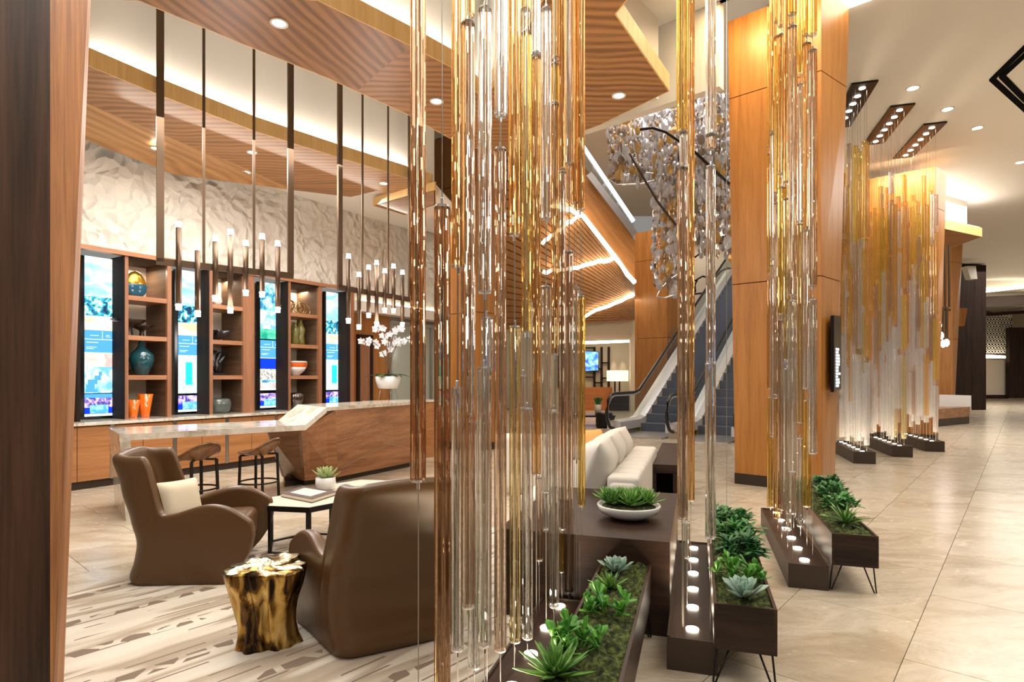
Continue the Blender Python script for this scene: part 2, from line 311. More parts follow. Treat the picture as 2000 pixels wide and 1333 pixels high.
def glass(name, face, edge, body=.10, bodyc=(.9, .9, .9), rough=.10, streak=.74):
    m = bpy.data.materials.new(name); m.use_nodes = True; nt = m.node_tree; nt.nodes.clear(); L = nt.links.new
    lw = nt.nodes.new('ShaderNodeLayerWeight'); lw.inputs[0].default_value = .45
    mc = nt.nodes.new('ShaderNodeMix'); mc.data_type = 'RGBA'; L(lw.outputs['Facing'], mc.inputs[0]); mc.inputs[6].default_value = (*face, 1); mc.inputs[7].default_value = (*edge, 1)
    tc = nt.nodes.new('ShaderNodeTexCoord'); mp = nt.nodes.new('ShaderNodeMapping'); mp.inputs['Scale'].default_value = (1, 1, .008); L(tc.outputs['Object'], mp.inputs[0])
    nz = nt.nodes.new('ShaderNodeTexNoise'); nz.inputs['Scale'].default_value = 130; nz.inputs['Detail'].default_value = 2; L(mp.outputs[0], nz.inputs['Vector'])
    mr0 = nt.nodes.new('ShaderNodeMapRange'); mr0.inputs[1].default_value = .38; mr0.inputs[2].default_value = .62; mr0.inputs[3].default_value = streak; mr0.inputs[4].default_value = 1.0; L(nz.outputs[0], mr0.inputs[0])
    vm = nt.nodes.new('ShaderNodeVectorMath'); vm.operation = 'SCALE'; L(mc.outputs[2], vm.inputs[0]); L(mr0.outputs[0], vm.inputs['Scale'])
    tr = nt.nodes.new('ShaderNodeBsdfTransparent'); L(vm.outputs[0], tr.inputs[0])
    df = nt.nodes.new('ShaderNodeBsdfTranslucent'); df.inputs[0].default_value = (*bodyc, 1)
    d2 = nt.nodes.new('ShaderNodeBsdfDiffuse'); d2.inputs[0].default_value = (*bodyc, 1)
    dm = nt.nodes.new('ShaderNodeMixShader'); dm.inputs[0].default_value = .5; L(df.outputs[0], dm.inputs[1]); L(d2.outputs[0], dm.inputs[2])
    m1 = nt.nodes.new('ShaderNodeMixShader'); m1.inputs[0].default_value = body; L(tr.outputs[0], m1.inputs[1]); L(dm.outputs[0], m1.inputs[2])
    gl = nt.nodes.new('ShaderNodeBsdfGlossy'); gl.inputs['Roughness'].default_value = rough; gl.inputs['Color'].default_value = (1, 1, 1, 1)
    fr = nt.nodes.new('ShaderNodeFresnel'); fr.inputs['IOR'].default_value = 1.5
    mr = nt.nodes.new('ShaderNodeMath'); mr.operation = 'MULTIPLY_ADD'; mr.inputs[1].default_value = .9; mr.inputs[2].default_value = .045; mr.use_clamp = True; L(fr.outputs[0], mr.inputs[0])
    m2 = nt.nodes.new('ShaderNodeMixShader'); L(mr.outputs[0], m2.inputs[0]); L(m1.outputs[0], m2.inputs[1]); L(gl.outputs[0], m2.inputs[2])
    o = nt.nodes.new('ShaderNodeOutputMaterial'); L(m2.outputs[0], o.inputs[0]); return m
GL = {'clear': glass('clear_tube_glass', (.95, .94, .93), (.70, .69, .68), .20, (.95, .95, .97)),
      'gold': glass('gold_tube_glass', (.97, .83, .50), (.78, .55, .18), .16, (1.0, .78, .34)),
      'amber': glass('amber_tube_glass', (.95, .79, .55), (.72, .47, .22), .15, (.95, .66, .36)),
      'brown': glass('brown_tube_glass', (.87, .78, .70), (.52, .39, .29), .13, (.72, .55, .42)),
      'olive': glass('olive_tube_glass', (.92, .86, .66), (.62, .52, .28), .15, (.85, .75, .42))}
def rglass(name, c, rough=.0):
    m = bpy.data.materials.new(name); m.use_nodes = True; nt = m.node_tree; nt.nodes.clear(); L = nt.links.new
    g = nt.nodes.new('ShaderNodeBsdfGlass'); g.inputs['Color'].default_value = (*c, 1); g.inputs['IOR'].default_value = 1.45; g.inputs['Roughness'].default_value = rough
    t = nt.nodes.new('ShaderNodeBsdfTransparent'); t.inputs[0].default_value = (*[x*.96 for x in c], 1); mx = nt.nodes.new('ShaderNodeMixShader'); mx.inputs[0].default_value = .30
    L(g.outputs[0], mx.inputs[1]); L(t.outputs[0], mx.inputs[2]); o = nt.nodes.new('ShaderNodeOutputMaterial'); L(mx.outputs[0], o.inputs[0]); return m
GR = {'umber': rglass('umber_rod_glass', (.80, .66, .53)), 'clear': rglass('clear_rod_glass', (.98, .98, .97)), 'gold': rglass('gold_rod_glass', (.97, .84, .50)), 'amber': rglass('amber_rod_glass', (.95, .79, .56)), 'brown': rglass('brown_rod_glass', (.895, .82, .745)), 'olive': rglass('olive_rod_glass', (.93, .87, .68))}
def fglass(name, c, bc):
    m = bpy.data.materials.new(name); m.use_nodes = True; nt = m.node_tree; nt.nodes.clear(); L = nt.links.new
    g = nt.nodes.new('ShaderNodeBsdfGlass'); g.inputs['Color'].default_value = (*c, 1); g.inputs['IOR'].default_value = 1.45; g.inputs['Roughness'].default_value = .02
    t = nt.nodes.new('ShaderNodeBsdfTransparent'); t.inputs[0].default_value = (*c, 1); mx = nt.nodes.new('ShaderNodeMixShader'); mx.inputs[0].default_value = .5; L(g.outputs[0], mx.inputs[1]); L(t.outputs[0], mx.inputs[2])
    d = nt.nodes.new('ShaderNodeBsdfTranslucent'); d.inputs[0].default_value = (*bc, 1); d2 = nt.nodes.new('ShaderNodeBsdfDiffuse'); d2.inputs[0].default_value = (*bc, 1); m1 = nt.nodes.new('ShaderNodeMixShader'); m1.inputs[0].default_value = .5; L(d.outputs[0], m1.inputs[1]); L(d2.outputs[0], m1.inputs[2])
    m2 = nt.nodes.new('ShaderNodeMixShader'); m2.inputs[0].default_value = .17; L(mx.outputs[0], m2.inputs[1]); L(m1.outputs[0], m2.inputs[2]); o = nt.nodes.new('ShaderNodeOutputMaterial'); L(m2.outputs[0], o.inputs[0]); return m
GFX = {'clear': fglass('clear_frosted_rod', (.99, .99, .99), (.95, .95, 1)), 'gold': fglass('gold_frosted_rod', (.985, .90, .62), (1, .72, .22)), 'amber': fglass('amber_frosted_rod', (.975, .86, .66), (.95, .58, .22)), 'brown': fglass('brown_frosted_rod', (.93, .87, .81), (.55, .42, .34)), 'olive': fglass('olive_frosted_rod', (.96, .92, .80), (.8, .72, .42))}
M['pane'] = glass('balustrade_glass', (.86, .91, .90), (.6, .7, .7), .03, (.8, .9, .9), .02, 1.0)
M['frost'] = plain('frosted_glass', (.50, .54, .46), .3, coat=.5)
def mossm():
    m, nt, b = nmat('moss'); L = nt.links.new; tc = nt.nodes.new('ShaderNodeTexCoord'); n = nt.nodes.new('ShaderNodeTexNoise'); n.inputs['Scale'].default_value = 45; n.inputs['Detail'].default_value = 6
    L(tc.outputs['Object'], n.inputs['Vector']); r = ramp(nt, [(.35, (.008, .012, .002)), (.5, (.040, .052, .008)), (.65, (.11, .135, .025))]); L(n.outputs[0], r.inputs[0]); L(r.outputs[0], b.inputs['Base Color']); b.inputs['Roughness'].default_value = 1
    bp = nt.nodes.new('ShaderNodeBump'); bp.inputs['Strength'].default_value = 1; bp.inputs['Distance'].default_value = .02; L(n.outputs[0], bp.inputs['Height']); L(bp.outputs[0], b.inputs['Normal']); return m
M['moss'] = mossm()
def leafm(name, c1, c2, rough=.4):
    m, nt, b = nmat(name); L = nt.links.new; oi = nt.nodes.new('ShaderNodeObjectInfo'); tc = nt.nodes.new('ShaderNodeTexCoord')
    n = nt.nodes.new('ShaderNodeTexNoise'); n.inputs['Scale'].default_value = 18; L(tc.outputs['Object'], n.inputs['Vector'])
    a = nt.nodes.new('ShaderNodeMath'); a.operation = 'MULTIPLY_ADD'; a.inputs[1].default_value = .5; L(oi.outputs['Random'], a.inputs[0]); L(n.outputs[0], a.inputs[2])
    r = ramp(nt, [(.4, c1), (.95, c2)]); L(a.outputs[0], r.inputs[0]); L(r.outputs[0], b.inputs['Base Color']); b.inputs['Roughness'].default_value = rough
    b.inputs['Subsurface Weight'].default_value = 0; return m
M['agave'] = leafm('agave_leaf', (.045, .15, .02), (.17, .36, .06))
M['jade'] = leafm('jade_leaf', (.03, .17, .015), (.14, .42, .05))
M['echev'] = leafm('echeveria_leaf', (.16, .30, .22), (.38, .52, .42))
M['darkleaf'] = leafm('dark_succulent_leaf', (.015, .10, .022), (.09, .30, .07))
M['paleleaf'] = leafm('pale_rosette_leaf', (.25, .34, .10), (.50, .58, .26))
def goldm():
    m, nt, b = nmat('gilded_root'); L = nt.links.new; tc = nt.nodes.new('ShaderNodeTexCoord'); n = nt.nodes.new('ShaderNodeTexNoise'); n.inputs['Scale'].default_value = 13; n.inputs['Detail'].default_value = 8; n.inputs['Distortion'].default_value = 1
    mp = nt.nodes.new('ShaderNodeMapping'); mp.inputs['Scale'].default_value = (1, 1, .35); L(tc.outputs['Object'], mp.inputs[0]); L(mp.outputs[0], n.inputs['Vector'])
    r = ramp(nt, [(.38, (.018, .010, .006)), (.48, (.16, .085, .02)), (.56, (.50, .31, .08)), (.70, (.72, .53, .22))]); L(n.outputs[0], r.inputs[0]); L(r.outputs[0], b.inputs['Base Color'])
    b.inputs['Metallic'].default_value = .85; b.inputs['Roughness'].default_value = .28
    bp = nt.nodes.new('ShaderNodeBump'); bp.inputs['Strength'].default_value = .7; bp.inputs['Distance'].default_value = .015; L(n.outputs[0], bp.inputs['Height']); L(bp.outputs[0], b.inputs['Normal']); return m
M['gold'] = goldm()

# ------------------------------------------------------------------ FLOOR
floor = box('floor', (12, 18, -.06), (60, 62, .1), M['grout'], kind='structure')
TW, TL = .683, 1.178; rows = []
o0 = -.466; tiles = []
for k in range(-24, 40):
    n0 = o0+k*TW; ph = 3.60 if k % 2 == 0 else 3.60+TL/2
    for j in range(-10, 40):
        t0 = ph+j*TL; c = D2*(n0+TW/2)+D1*(t0+TL/2)
        if c.y < .3 or c.y > 42 or c.x > 34 or c.x < -8: continue
        px = 1000+F*c.x/c.y; vis = -250 < px < 2250
        tiles.append((c, c.y if vis else c.y+100))
tiles = [t for t in tiles if t[1] < 100 or t[0].y < 14]
tiles.sort(key=lambda t: t[1])
tile_me = None; rest = MB(); rzt = math.atan2(D1.y, D1.x); ntile = 0
for c, w in tiles:
    seen = w < 100 and c.y > 2.2
    if seen and ntile < 290:
        if tile_me is None:
            o = box('tile', (0, 0, -.005), (TL-.004, TW-.004, .01), M['stone'], floor, local=True); tile_me = o.data
        else:
            o = bpy.data.objects.new('tile', tile_me); COL.objects.link(o); o.parent = floor
        o.location = (c.x, c.y, 0); o.rotation_euler = (0, 0, rzt); ntile += 1
    else: rest.box((c.x, c.y, -.005), (TL-.004, TW-.004, .01), rzt)
o = rest.build('far_tiles', M['stone'], floor); o['kind'] = 'stuff'
# ------------------------------------------------------------------ WALL OF SCREENS AND SHELVES (left)
T = Vector((.543, .84, 0)); N = Vector((.84, -.543, 0)); PS = Vector((-5.73, 7.616, 0))
RZT = math.atan2(T.y, T.x)
def Q(s, d, z): return PS+T*s-N*d+Vector((0, 0, z))
def sp(px, d=0.0):
    r = (px-1000)/F; return (r*(7.616+.543*d)+5.73+.84*d)/(.543-.84*r)
def qbox(name, s0, s1, d0, d1, z0, z1, mat, parent=None, **kw):
    b = MB(); qb(b, s0, s1, d0, d1, z0, z1); return b.build(name, mat, parent, **kw)
def qb(b, s0, s1, d0, d1, z0, z1, k=0): b.box(Q((s0+s1)/2, (d0+d1)/2, (z0+z1)/2), (abs(s1-s0), abs(d1-d0), z1-z0), RZT, k)
SE = sp(690)
qbox('wall_left', -2.5, 8.6, .03, .23, 3.16, 4.77, M['plaster'], kind='structure')
qbox('wall_left_end', SE+.03, 8.6, .03, .23, 2.97, 3.16, M['plaster'], kind='structure')
qbox('trim_1', -1.2, SE+.03, -.03, .06, 3.13, 3.19, M['shelfh'], kind='structure')
qbox('wall_behind_shelves', -2.2, SE+.03, .64, .70, .8, 3.13, M['cream'], kind='structure')
qbox('trim_2', SE+.03, 8.6, -.02, .3, 2.76, 2.97, M['white'], kind='structure')
qbox('wall_panel_wood', SE+.03, sp(762, .3), .3, .4, 0, 2.8, M['col'], kind='structure')
dr = qbox('door_1', sp(703, .28), sp(722, .28), .27, .299, 0, 2.25, M['shelf'], kind='structure')
for a, b_, z0, z1 in ((697, 701, 0, 2.3), (722, 727, 0, 2.3)): qbox('door_frame', sp(a, .28), sp(b_, .28), .25, .3, z0, z1, M['espresso'], dr)
qbox('door_frame', sp(697, .28), sp(727, .28), .25, .3, 2.25, 2.32, M['espresso'], dr)
wf = qbox('window_1', sp(762, .3), 8.6, .32, .36, 0, 2.62, M['frost'], kind='structure')
for p_ in (762, 812, 842): qbox('window_frame', sp(p_, .3)-.03, sp(p_, .3)+.03, .28, .32, 0, 2.66, M['strip'], wf)
qbox('window_frame', sp(762, .3), 8.6, .28, .32, 2.6, 2.68, M['strip'], wf)
ledw = qbox('cove_light', sp(700), 8.0, -.02, .0, 2.975, 3.0, M['led'])
tag(ledw, 'thin warm cove light glowing on the crumpled plaster above the wooden door', 'cove light')
light('plaster_wash_light', Q(3.0, -1.3, 4.5), 60, 6.0, .3, rot=(R(-25), 0, RZT), col=NEUT)

def door_fill(dobj): pass
# screens: niche left px, image px left/right, niche right px
scr = [(157, 165.5, 219, 244, 0), (335, 348.5, 391, 409, 1), (497, 508.8, 546, 563, 2), (629, 637.5, 669.5, 684, 3)]
def photo(name, stops, scale, seed, s=1.15, band=None):
    m = bpy.data.materials.new(name); m.use_nodes = True; nt = m.node_tree; nt.nodes.clear(); L = nt.links.new
    tc = nt.nodes.new('ShaderNodeTexCoord'); mp = nt.nodes.new('ShaderNodeMapping'); mp.inputs['Location'].default_value = (seed, seed*2, seed*3); mp.inputs['Scale'].default_value = band or (1, 1, 1); L(tc.outputs['Object'], mp.inputs[0])
    n = nt.nodes.new('ShaderNodeTexNoise'); n.inputs['Scale'].default_value = scale; n.inputs['Detail'].default_value = 5; n.inputs['Distortion'].default_value = .8; L(mp.outputs[0], n.inputs['Vector'])
    r = ramp(nt, stops); L(n.outputs[0], r.inputs[0]); e = nt.nodes.new('ShaderNodeEmission'); e.inputs[1].default_value = s; L(r.outputs[0], e.inputs[0])
    o = nt.nodes.new('ShaderNodeOutputMaterial'); L(e.outputs[0], o.inputs[0]); return m
sky = (.42, .85, 1.0); pale = (.78, .95, 1.0)
PH = dict(lobby=photo('image_lobby', [(.35, (.30, .62, .80)), (.45, sky), (.55, pale), (.66, (.80, .70, .55))], 3, 1, band=(1, 1, 2)),
          seats=photo('image_bar_seats', [(.38, (.02, .06, .12)), (.48, (.05, .30, .48)), (.54, (.10, .75, .90)), (.6, pale)], 13, 2),
          table=photo('image_table_edge', [(.40, (.85, .65, .40)), (.5, (.95, .88, .78)), (.6, pale)], 4, 3, band=(1, 1, 3)),
          blue=emis('image_blue_band', (.10, .42, .85), 1.1), teal=emis('image_pool_teal', (.03, .85, .78), 1.15),
          paleb=photo('image_map', [(.42, (.62, .95, .90)), (.55, (.75, 1, .98)), (.6, (.15, .45, .55)), (.63, (.8, 1, .98))], 22, 4),
          red=photo('image_canopy', [(.40, (.85, .48, .45)), (.52, (.95, .70, .62)), (.6, pale)], 5, 5),
          water=photo('image_water', [(.42, (.20, .55, .80)), (.52, (.55, .90, 1)), (.6, (.85, 1, 1))], 6, 6),
          deep=emis('image_deep_blue', (.01, .06, .75), 1.0), city=photo('image_hill_city', [(.40, (.30, .28, .30)), (.5, (.75, .68, .55)), (.6, (.92, .88, .80))], 30, 7),
          green=photo('image_lawn', [(.4, (.02, .40, .25)), (.6, (.15, .75, .45))], 8, 8),
          aqua=photo('image_street', [(.38, (.05, .25, .45)), (.48, (.20, .70, .85)), (.58, (.65, 1, .98))], 9, 9),
          foun=photo('image_fountain', [(.38, (.06, .05, .35)), (.48, (.35, .25, .60)), (.56, (.90, .60, .75))], 16, 10),
          basin=photo('image_basin', [(.4, (.10, .45, .80)), (.55, (.35, .80, .95))], 10, 11), line=emis('image_white', (.75, .95, 1), 1.5))
for i, (a, b0, b1, c, kk) in enumerate(scr):
    D = .34; S0, S1 = sp(b0, D), sp(b1, D); zt, zb = 3.11, .90; hh = zt-zb; w_ = S1-S0
    names = ['leftmost', 'second from the left', 'third from the left', 'rightmost']
    t = thing('display_screen', Q((S0+S1)/2, D, zb), 'tall lit portrait screen in the shelf wall, %s of four' % names[i], 'screen', 'tall screens between the shelf bays')
    qbox('bezel', S0-.05, S1+.05, D+.01, D+.06, zb-.03, zt, M['screenblack'], t)
    def tile(m, u0, u1, v0, v1, dd=0): qbox('image_panel', S0+u0*w_, S0+u1*w_, D-.004-dd, D+.008, zt-v1*hh, zt-v0*hh, PH[m], t)
    if kk == 2: L_ = [('aqua', 0, 1, 0, .22), ('water', 0, 1, .22, .37), ('green', 0, 1, .37, .45)]
    else: L_ = [('lobby', 0, 1, 0, .25), ('seats', 0, 1, .25, .37), ('table', 0, 1, .37, .46)]
    L_ += [('blue', 0, 1, .46, .60)]
    if kk == 0: L_ += [('red', 0, 1, .605, .69), ('water', 0, 1, .69, .855), ('blue', 0, 1, .86, .885)]
    elif kk == 2: L_ += [('deep', 0, 1, .605, .69), ('city', 0, 1, .69, .78), ('aqua', 0, 1, .78, .80), ('red', 0, 1, .80, .845), ('line', 0, 1, .845, .86)]
    else: L_ += [('paleb', 0, 1, .605, .87)]
    L_ += [('foun', 0, 1, .885, .945), ('deep', 0, 1, .945, .985), ('line', 0, 1, .985, 1)]
    for m, u0, u1, v0, v1 in L_: tile(m, u0, u1, v0, v1)
    tile('basin', .18, .85, .93, .982, .002)
    if kk in (1, 3): tile('teal', .32, .62, .65, .81, .002)
    if kk == 0:  # crouching swimmer picture
        for u0, u1, v0, v1 in ((.50, .62, .72, .745), (.35, .58, .745, .775), (.1, .45, .77, .80), (.04, .35, .80, .83), (.02, .45, .83, .85)): tile('blue', u0, u1, v0, v1, .002)
    for u0, u1, v0, v1 in ((0, 1, .515, .519), (.62, .635, .465, .515), (.18, .5, .492, .495), (.76, .9, .487, .49), (.76, .92, .497, .5), (.05, .48, .535, .539), (.05, .42, .565, .568), (.05, .32, .575, .578), (0, 1, .6, .605)):
        tile('line', u0, u1, v0, v1, .002)
    # recess lining to the right of each screen
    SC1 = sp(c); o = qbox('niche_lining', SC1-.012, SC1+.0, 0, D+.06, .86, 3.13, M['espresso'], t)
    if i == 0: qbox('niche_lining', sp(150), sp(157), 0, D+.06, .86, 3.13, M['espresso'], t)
# bookcase bays
bays = [(244, 251, 327, 335, 'left'), (409, 416, 475, 497, 'middle'), (563, 568, 622, 629, 'right')]
shz = [2.59, 2.03, 1.47]; BS = []
for i, (a, b0, b1, c, nm) in enumerate(bays):
    s0, s1, s2, s3 = sp(a), sp(b0), sp(b1), sp(c); t = thing('bookcase', Q((s1+s2)/2, .3, .86), 'open walnut bookcase bay set between two screens, the %s one of three' % nm, 'bookcase', 'walnut bookcase bays')
    BS.append((s1, s2))
    qbox('stile', s0, s1, 0, .05, .86, 3.13, M['shelf'], t); qbox('stile', s2, s3, 0, .05, .86, 3.13, M['shelf'], t)
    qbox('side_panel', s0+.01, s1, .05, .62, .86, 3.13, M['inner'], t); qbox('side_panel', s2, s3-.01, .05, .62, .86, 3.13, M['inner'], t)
    for z in shz: qbox('shelf', s1, s2, .01, .60, z-.065, z, M['shelfh'], t)
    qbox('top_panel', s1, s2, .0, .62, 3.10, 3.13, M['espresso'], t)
e0 = sp(684); qbox('trim_3', e0, SE+.02, 0, .5, 0, 3.13, M['shelf'], kind='structure')
light('bookcase_light', Q(1.0, .45, 3.05), 3.5, .3, .1, col=WARM); light('bookcase_light', Q(2.4, .45, 3.05), 3.5, .3, .1, col=WARM); light('bookcase_light', Q(3.9, .45, 3.05), 3.5, .3, .1, col=WARM)
# credenza + counter
t = thing('credenza', Q(2.5, 0, 0), 'long low walnut wall cabinet with metal strips below the screens', 'cabinet')
qbox('kick_board', -1.5, SE+.1, -.20, .5, 0, .10, M['plinth'], t)
qbox('carcass', -1.5, SE+.1, -.215, .62, .10, .82, M['cab'], t)
edges = [110, 151, 220, 280, 342, 395, 444, 492, 540, 590, 640, 690]
for i in range(len(edges)-1):
    a, b_ = sp(edges[i], -.25), sp(edges[i+1], -.25); st = edges[i+1] in (220, 342, 444, 540, 640)
    qbox('door', a+(.03 if edges[i] in (220, 342, 444, 540, 640) else .004), b_-(.03 if st else .004), -.245, -.215, .11, .80, M['cab'], t)
    if st: qbox('metal_strip', b_-.026, b_+.026, -.243, -.216, .10, .82, M['strip'], t)
cc = qbox('counter_slab', -1.5, SE+.12, -.29, .64, .82, .858, M['marble']); tag(cc, 'long pale marble slab on the low cabinet under the screens', 'countertop')

# objects on the shelves
def onsh(bay, frac, d, z): s1, s2 = BS[bay]; return Q(s1+(s2-s1)*frac, d, z)
ms_egg = [plain('egg_gold', (.75, .42, .06), .2, .8), plain('egg_blue', (.02, .10, .16), .12)]
def vase(name, prof, bay, frac, d, z, mat, label, cat='vase', n=24, fn=None, group=None):
    p = onsh(bay, frac, d, z); o = lathe(name, prof, (0, 0, 0), mat, n=n, fn=fn); o.location = p; tag(o, label, cat, group); return o
p = onsh(0, .36, .22, 2.59)
t = thing('egg_vase', p, 'upright flat egg vase, gold above and blue below, on the left top shelf', 'vase', rz=RZT)
def eggp(z): return .145*math.sqrt(max(0, 1-((z-.19)/.195)**2))*(1-.25*(z-.19)/.2)
zs = [i*.385/16 for i in range(17)]
b = MB(); b.lathe([(eggp(z)+.005, z) for z in zs[:9]], n=28); o = b.build('lower_shell', ms_egg[1], t, local=True, smooth=True); o.scale = (1, .45, 1)
b = MB(); b.lathe([(eggp(z)+.005, z) for z in zs[8:]], n=28); o = b.build('upper_shell', ms_egg[0], t, local=True, smooth=True); o.scale = (1, .45, 1)
m_ob = plain('dark_bowl_bronze', (.035, .025, .02), .25, .3)
ped = [(.07, 0), (.05, .02), (.04, .10), (.06, .13), (.18, .18), (.24, .22), (.235, .225), (.17, .19), (.03, .15)]
for fr, sc, lb in ((.20, .95, 'larger dark pedestal bowl on the left second shelf'), (.55, .68, 'smaller dark pedestal bowl on the left second shelf')):
    vase('pedestal_bowl', [(r*sc, z*sc*1.1) for r, z in ped], 0, fr, .2+.1*fr, 2.03, m_ob, lb, 'bowl')
m_bl = plain('blue_glaze', (.012, .075, .095), .08, coat=.5)
vase('bottle_vase', [(.07, 0), (.085, .02), (.13, .12), (.165, .22), (.15, .30), (.08, .37), (.04, .43), (.035, .52), (.045, .56), (.03, .56)], 0, .50, .2, 1.47, m_bl, 'long-necked blue glazed bottle vase on the left third shelf')
vase('small_bowl', [(.04, 0), (.05, .02), (.12, .09), (.115, .09), (.03, .03)], 0, .12, .3, 1.47, m_ob, 'small dark bowl beside the blue bottle vase', 'bowl')
m_or = plain('orange_glass', (.80, .17, .015), .1, emit=(.8, .2, .02), es=0.0, coat=.6)
def ribs(a, z): return 1+.05*math.cos(a*10+z*10)
vase('orange_vase', [(.045, 0), (.05, .02), (.09, .26), (.085, .26), (.04, .03)], 0, .27, .18, .858, m_or, 'shorter orange glass vase at the foot of the left bay', fn=ribs, n=40)
vase('orange_vase', [(.05, 0), (.055, .02), (.10, .34), (.095, .34), (.045, .03)], 0, .56, .16, .858, m_or, 'taller dark orange glass vase at the foot of the left bay', fn=ribs, n=40)
# bay 2
m_dk = plain('black_glaze', (.012, .014, .018), .2, coat=.4)
def spiky(a, z): return 1+.25*math.cos(a*7)*min(1, z/.08)
vase('white_vase', [(.05, 0), (.09, .08), (.07, .2), (.03, .28), (.04, .3)], 1, .45, .3, 2.59, M['ceramic'], 'white vase on the middle bay top shelf, behind the pendant', fn=lambda a, z: 1+.1*math.cos(5*a))
vase('leaf_bowl', [(.05, 0), (.07, .02), (.16, .10), (.19, .16), (.18, .16), (.05, .04)], 1, .35, .22, 2.03, m_dk, 'black leaf-edged bowl on the middle second shelf', 'bowl', fn=spiky, n=42)
t = thing('figure_sculpture', onsh(1, .32, .25, 1.47), 'dark metal sculpture with a raised wing on the middle third shelf', 'sculpture', rz=RZT)
b = MB(); b.box((0, 0, .02), (.36, .16, .04)); b.build('base', m_dk, t, local=True)
random.seed(3); b = MB()
for k in range(9):
    a = random.uniform(-.12, .1); b.tube([(a, 0, .04), (a*.6+.02, random.uniform(-.04, .04), .16), (a*.9+.05, random.uniform(-.04, .04), .28+random.random()*.1), (a+.12, 0, .36+random.random()*.05)], [.03, .045, .03, .008], 7)
o = b.build('figure', plain('pewter', (.10, .10, .10), .3, .8), t, local=True, smooth=True)
vase('grey_bowl', [(.12, 0), (.17, .05), (.19, .13), (.17, .22), (.14, .24), (.13, .235), (.15, .13), (.10, .02)], 1, .42, .2, .858, plain('grey_green_glaze', (.10, .12, .11), .2, coat=.3), 'round grey-green glazed bowl at the foot of the middle bay', 'bowl')
# bay 3
t = thing('wire_sculpture', onsh(2, .38, .22, 2.59), 'tangled gold wire sculpture on the right bay top shelf', 'sculpture', rz=RZT)
random.seed(5); b = MB()
for k in range(16):
    cx_, cz = random.uniform(-.22, .25), random.uniform(.08, .14); rr = random.uniform(.05, .12); ph = random.random()*3
    cz = max(cz, rr+.008)
    b.tube([(cx_+rr*math.cos(a*.5236)*1.3, rr*.6*math.sin(a*.5236+ph), cz+rr*math.sin(a*.5236)) for a in range(12)], .006, 5, close=True)
b.build('wire', M['goldwire'], t, local=True, smooth=True)
m_ol = plain('olive_glaze', (.17, .15, .03), .25, coat=.3)
for fr, h, l in ((.40, .40, 'shorter olive figure vase on the right bay second shelf'), (.60, .46, 'taller olive figure vase on the right bay second shelf')):
    vase('olive_vase', [(.06, 0), (.075, .04), (.06, .16), (.085, h*.62), (.05, h*.8), (.03, h*.92), (.04, h)], 2, fr, .2, 2.03, m_ol, l, n=14, fn=lambda a, z: 1+.12*math.cos(3*a+5*z))
t = thing('banded_bowl', onsh(2, .40, .2, 1.47), 'white bowl with an orange band on the right bay third shelf', 'bowl')
b = MB(); b.lathe([(.08, 0), (.09, .02), (.16, .08), (.20, .15)]); b.build('lower_body', M['ceramic'], t, local=True, smooth=True)
b = MB(); b.lathe([(.20, .15), (.215, .20), (.215, .235)], cap=False); b.build('band', plain('band_orange', (.80, .16, .03), .3), t, local=True, smooth=True)
b = MB(); b.lathe([(.216, .235), (.20, .26), (.19, .26), (.18, .16), (.05, .05)]); b.build('rim', M['ceramic'], t, local=True, smooth=True)
vase('ribbed_vase', [(.08, 0), (.085, .02), (.14, .16), (.15, .24), (.12, .30), (.10, .30), (.10, .2)], 2, .36, .16, .858, plain('silver_ribs', (.20, .17, .16), .2, .9), 'dark silver ribbed vase at the foot of the right bay', n=48, fn=lambda a, z: 1+.05*math.cos(16*a))

# ------------------------------------------------------------------ COLUMNS
D1u, D2u = D1.normalized(), D2.normalized()
def column(name, left, w, ztop, flare_l=.10, flare_r=.30, dep=1.0, mat='col', z0=0, seams=True):
    """left: floor point of the left end of the front face; faces along D2 (front) and D1 (right side)"""
    left = Vector((left[0], left[1], 0)); right = left+D2u*w
    def at(z):
        f = z/6.3; a = left-D2u*(flare_l*f); b = right+Vector((0, 0, 0)); c = right+D1u*dep*(1-.0*f)+D2u*(flare_r*f); d = left+D1u*dep-D2u*(flare_l*f)
        return [Vector((p.x, p.y, z)) for p in (a, b, c, d)]
    ms = []
    zs_ = [z0+.12, 2.70, 5.24, ztop] if seams else [z0+.12, ztop]
    root = None; cols = []
    for i in range(len(zs_)-1):
        a, b_ = at(zs_[i]+(.006 if i else 0)), at(zs_[i+1]-(.006 if i < len(zs_)-2 else 0))
        o = mk(name if root is None else 'panel', a+b_, BF, M[mat], root)
        if root is None: root = o; o['kind'] = 'structure'
    a, b_ = at(zs_[0]), at(zs_[-1]); cen = sum(a, Vector())/4; ins = .985
    q = lambda pts, k: [Vector((cen.x+(p.x-cen.x)*k, cen.y+(p.y-cen.y)*k, p.z)) for p in pts]
    mk('column_core', q(at(z0+.02), .86)+q(at(ztop-.01), .86), BF, M['plinth'], root)
    mk('baseboard_plinth', q(at(z0), 1.012)+q(at(z0+.145), 1.012), BF, M['plinth'], root)
    return root
column('column_front_right', (3.025, 7.98), 1.06, 6.30, dep=.68, flare_r=.17)
c2L = W(850, 736, 12.1); column('column_centre', (c2L.x, c2L.y), 1.15, 6.3, flare_l=.05, dep=.68, flare_r=.17)
c3L = W(1240, 736, 19.5); column('column_escalator', (c3L.x, c3L.y), 1.15, 6.2, flare_l=.0, dep=.68, flare_r=.1)
c4L = W(1697, 736, 14.0); column('column_behind_tubes', (c4L.x, c4L.y), 1.28, 6.15, flare_l=.05, flare_r=.17, dep=.6)
c5L = W(1800, 736, 20.0); column('column_far_right', (c5L.x, c5L.y), .85, 6.0, flare_l=0, flare_r=.25, dep=.45)
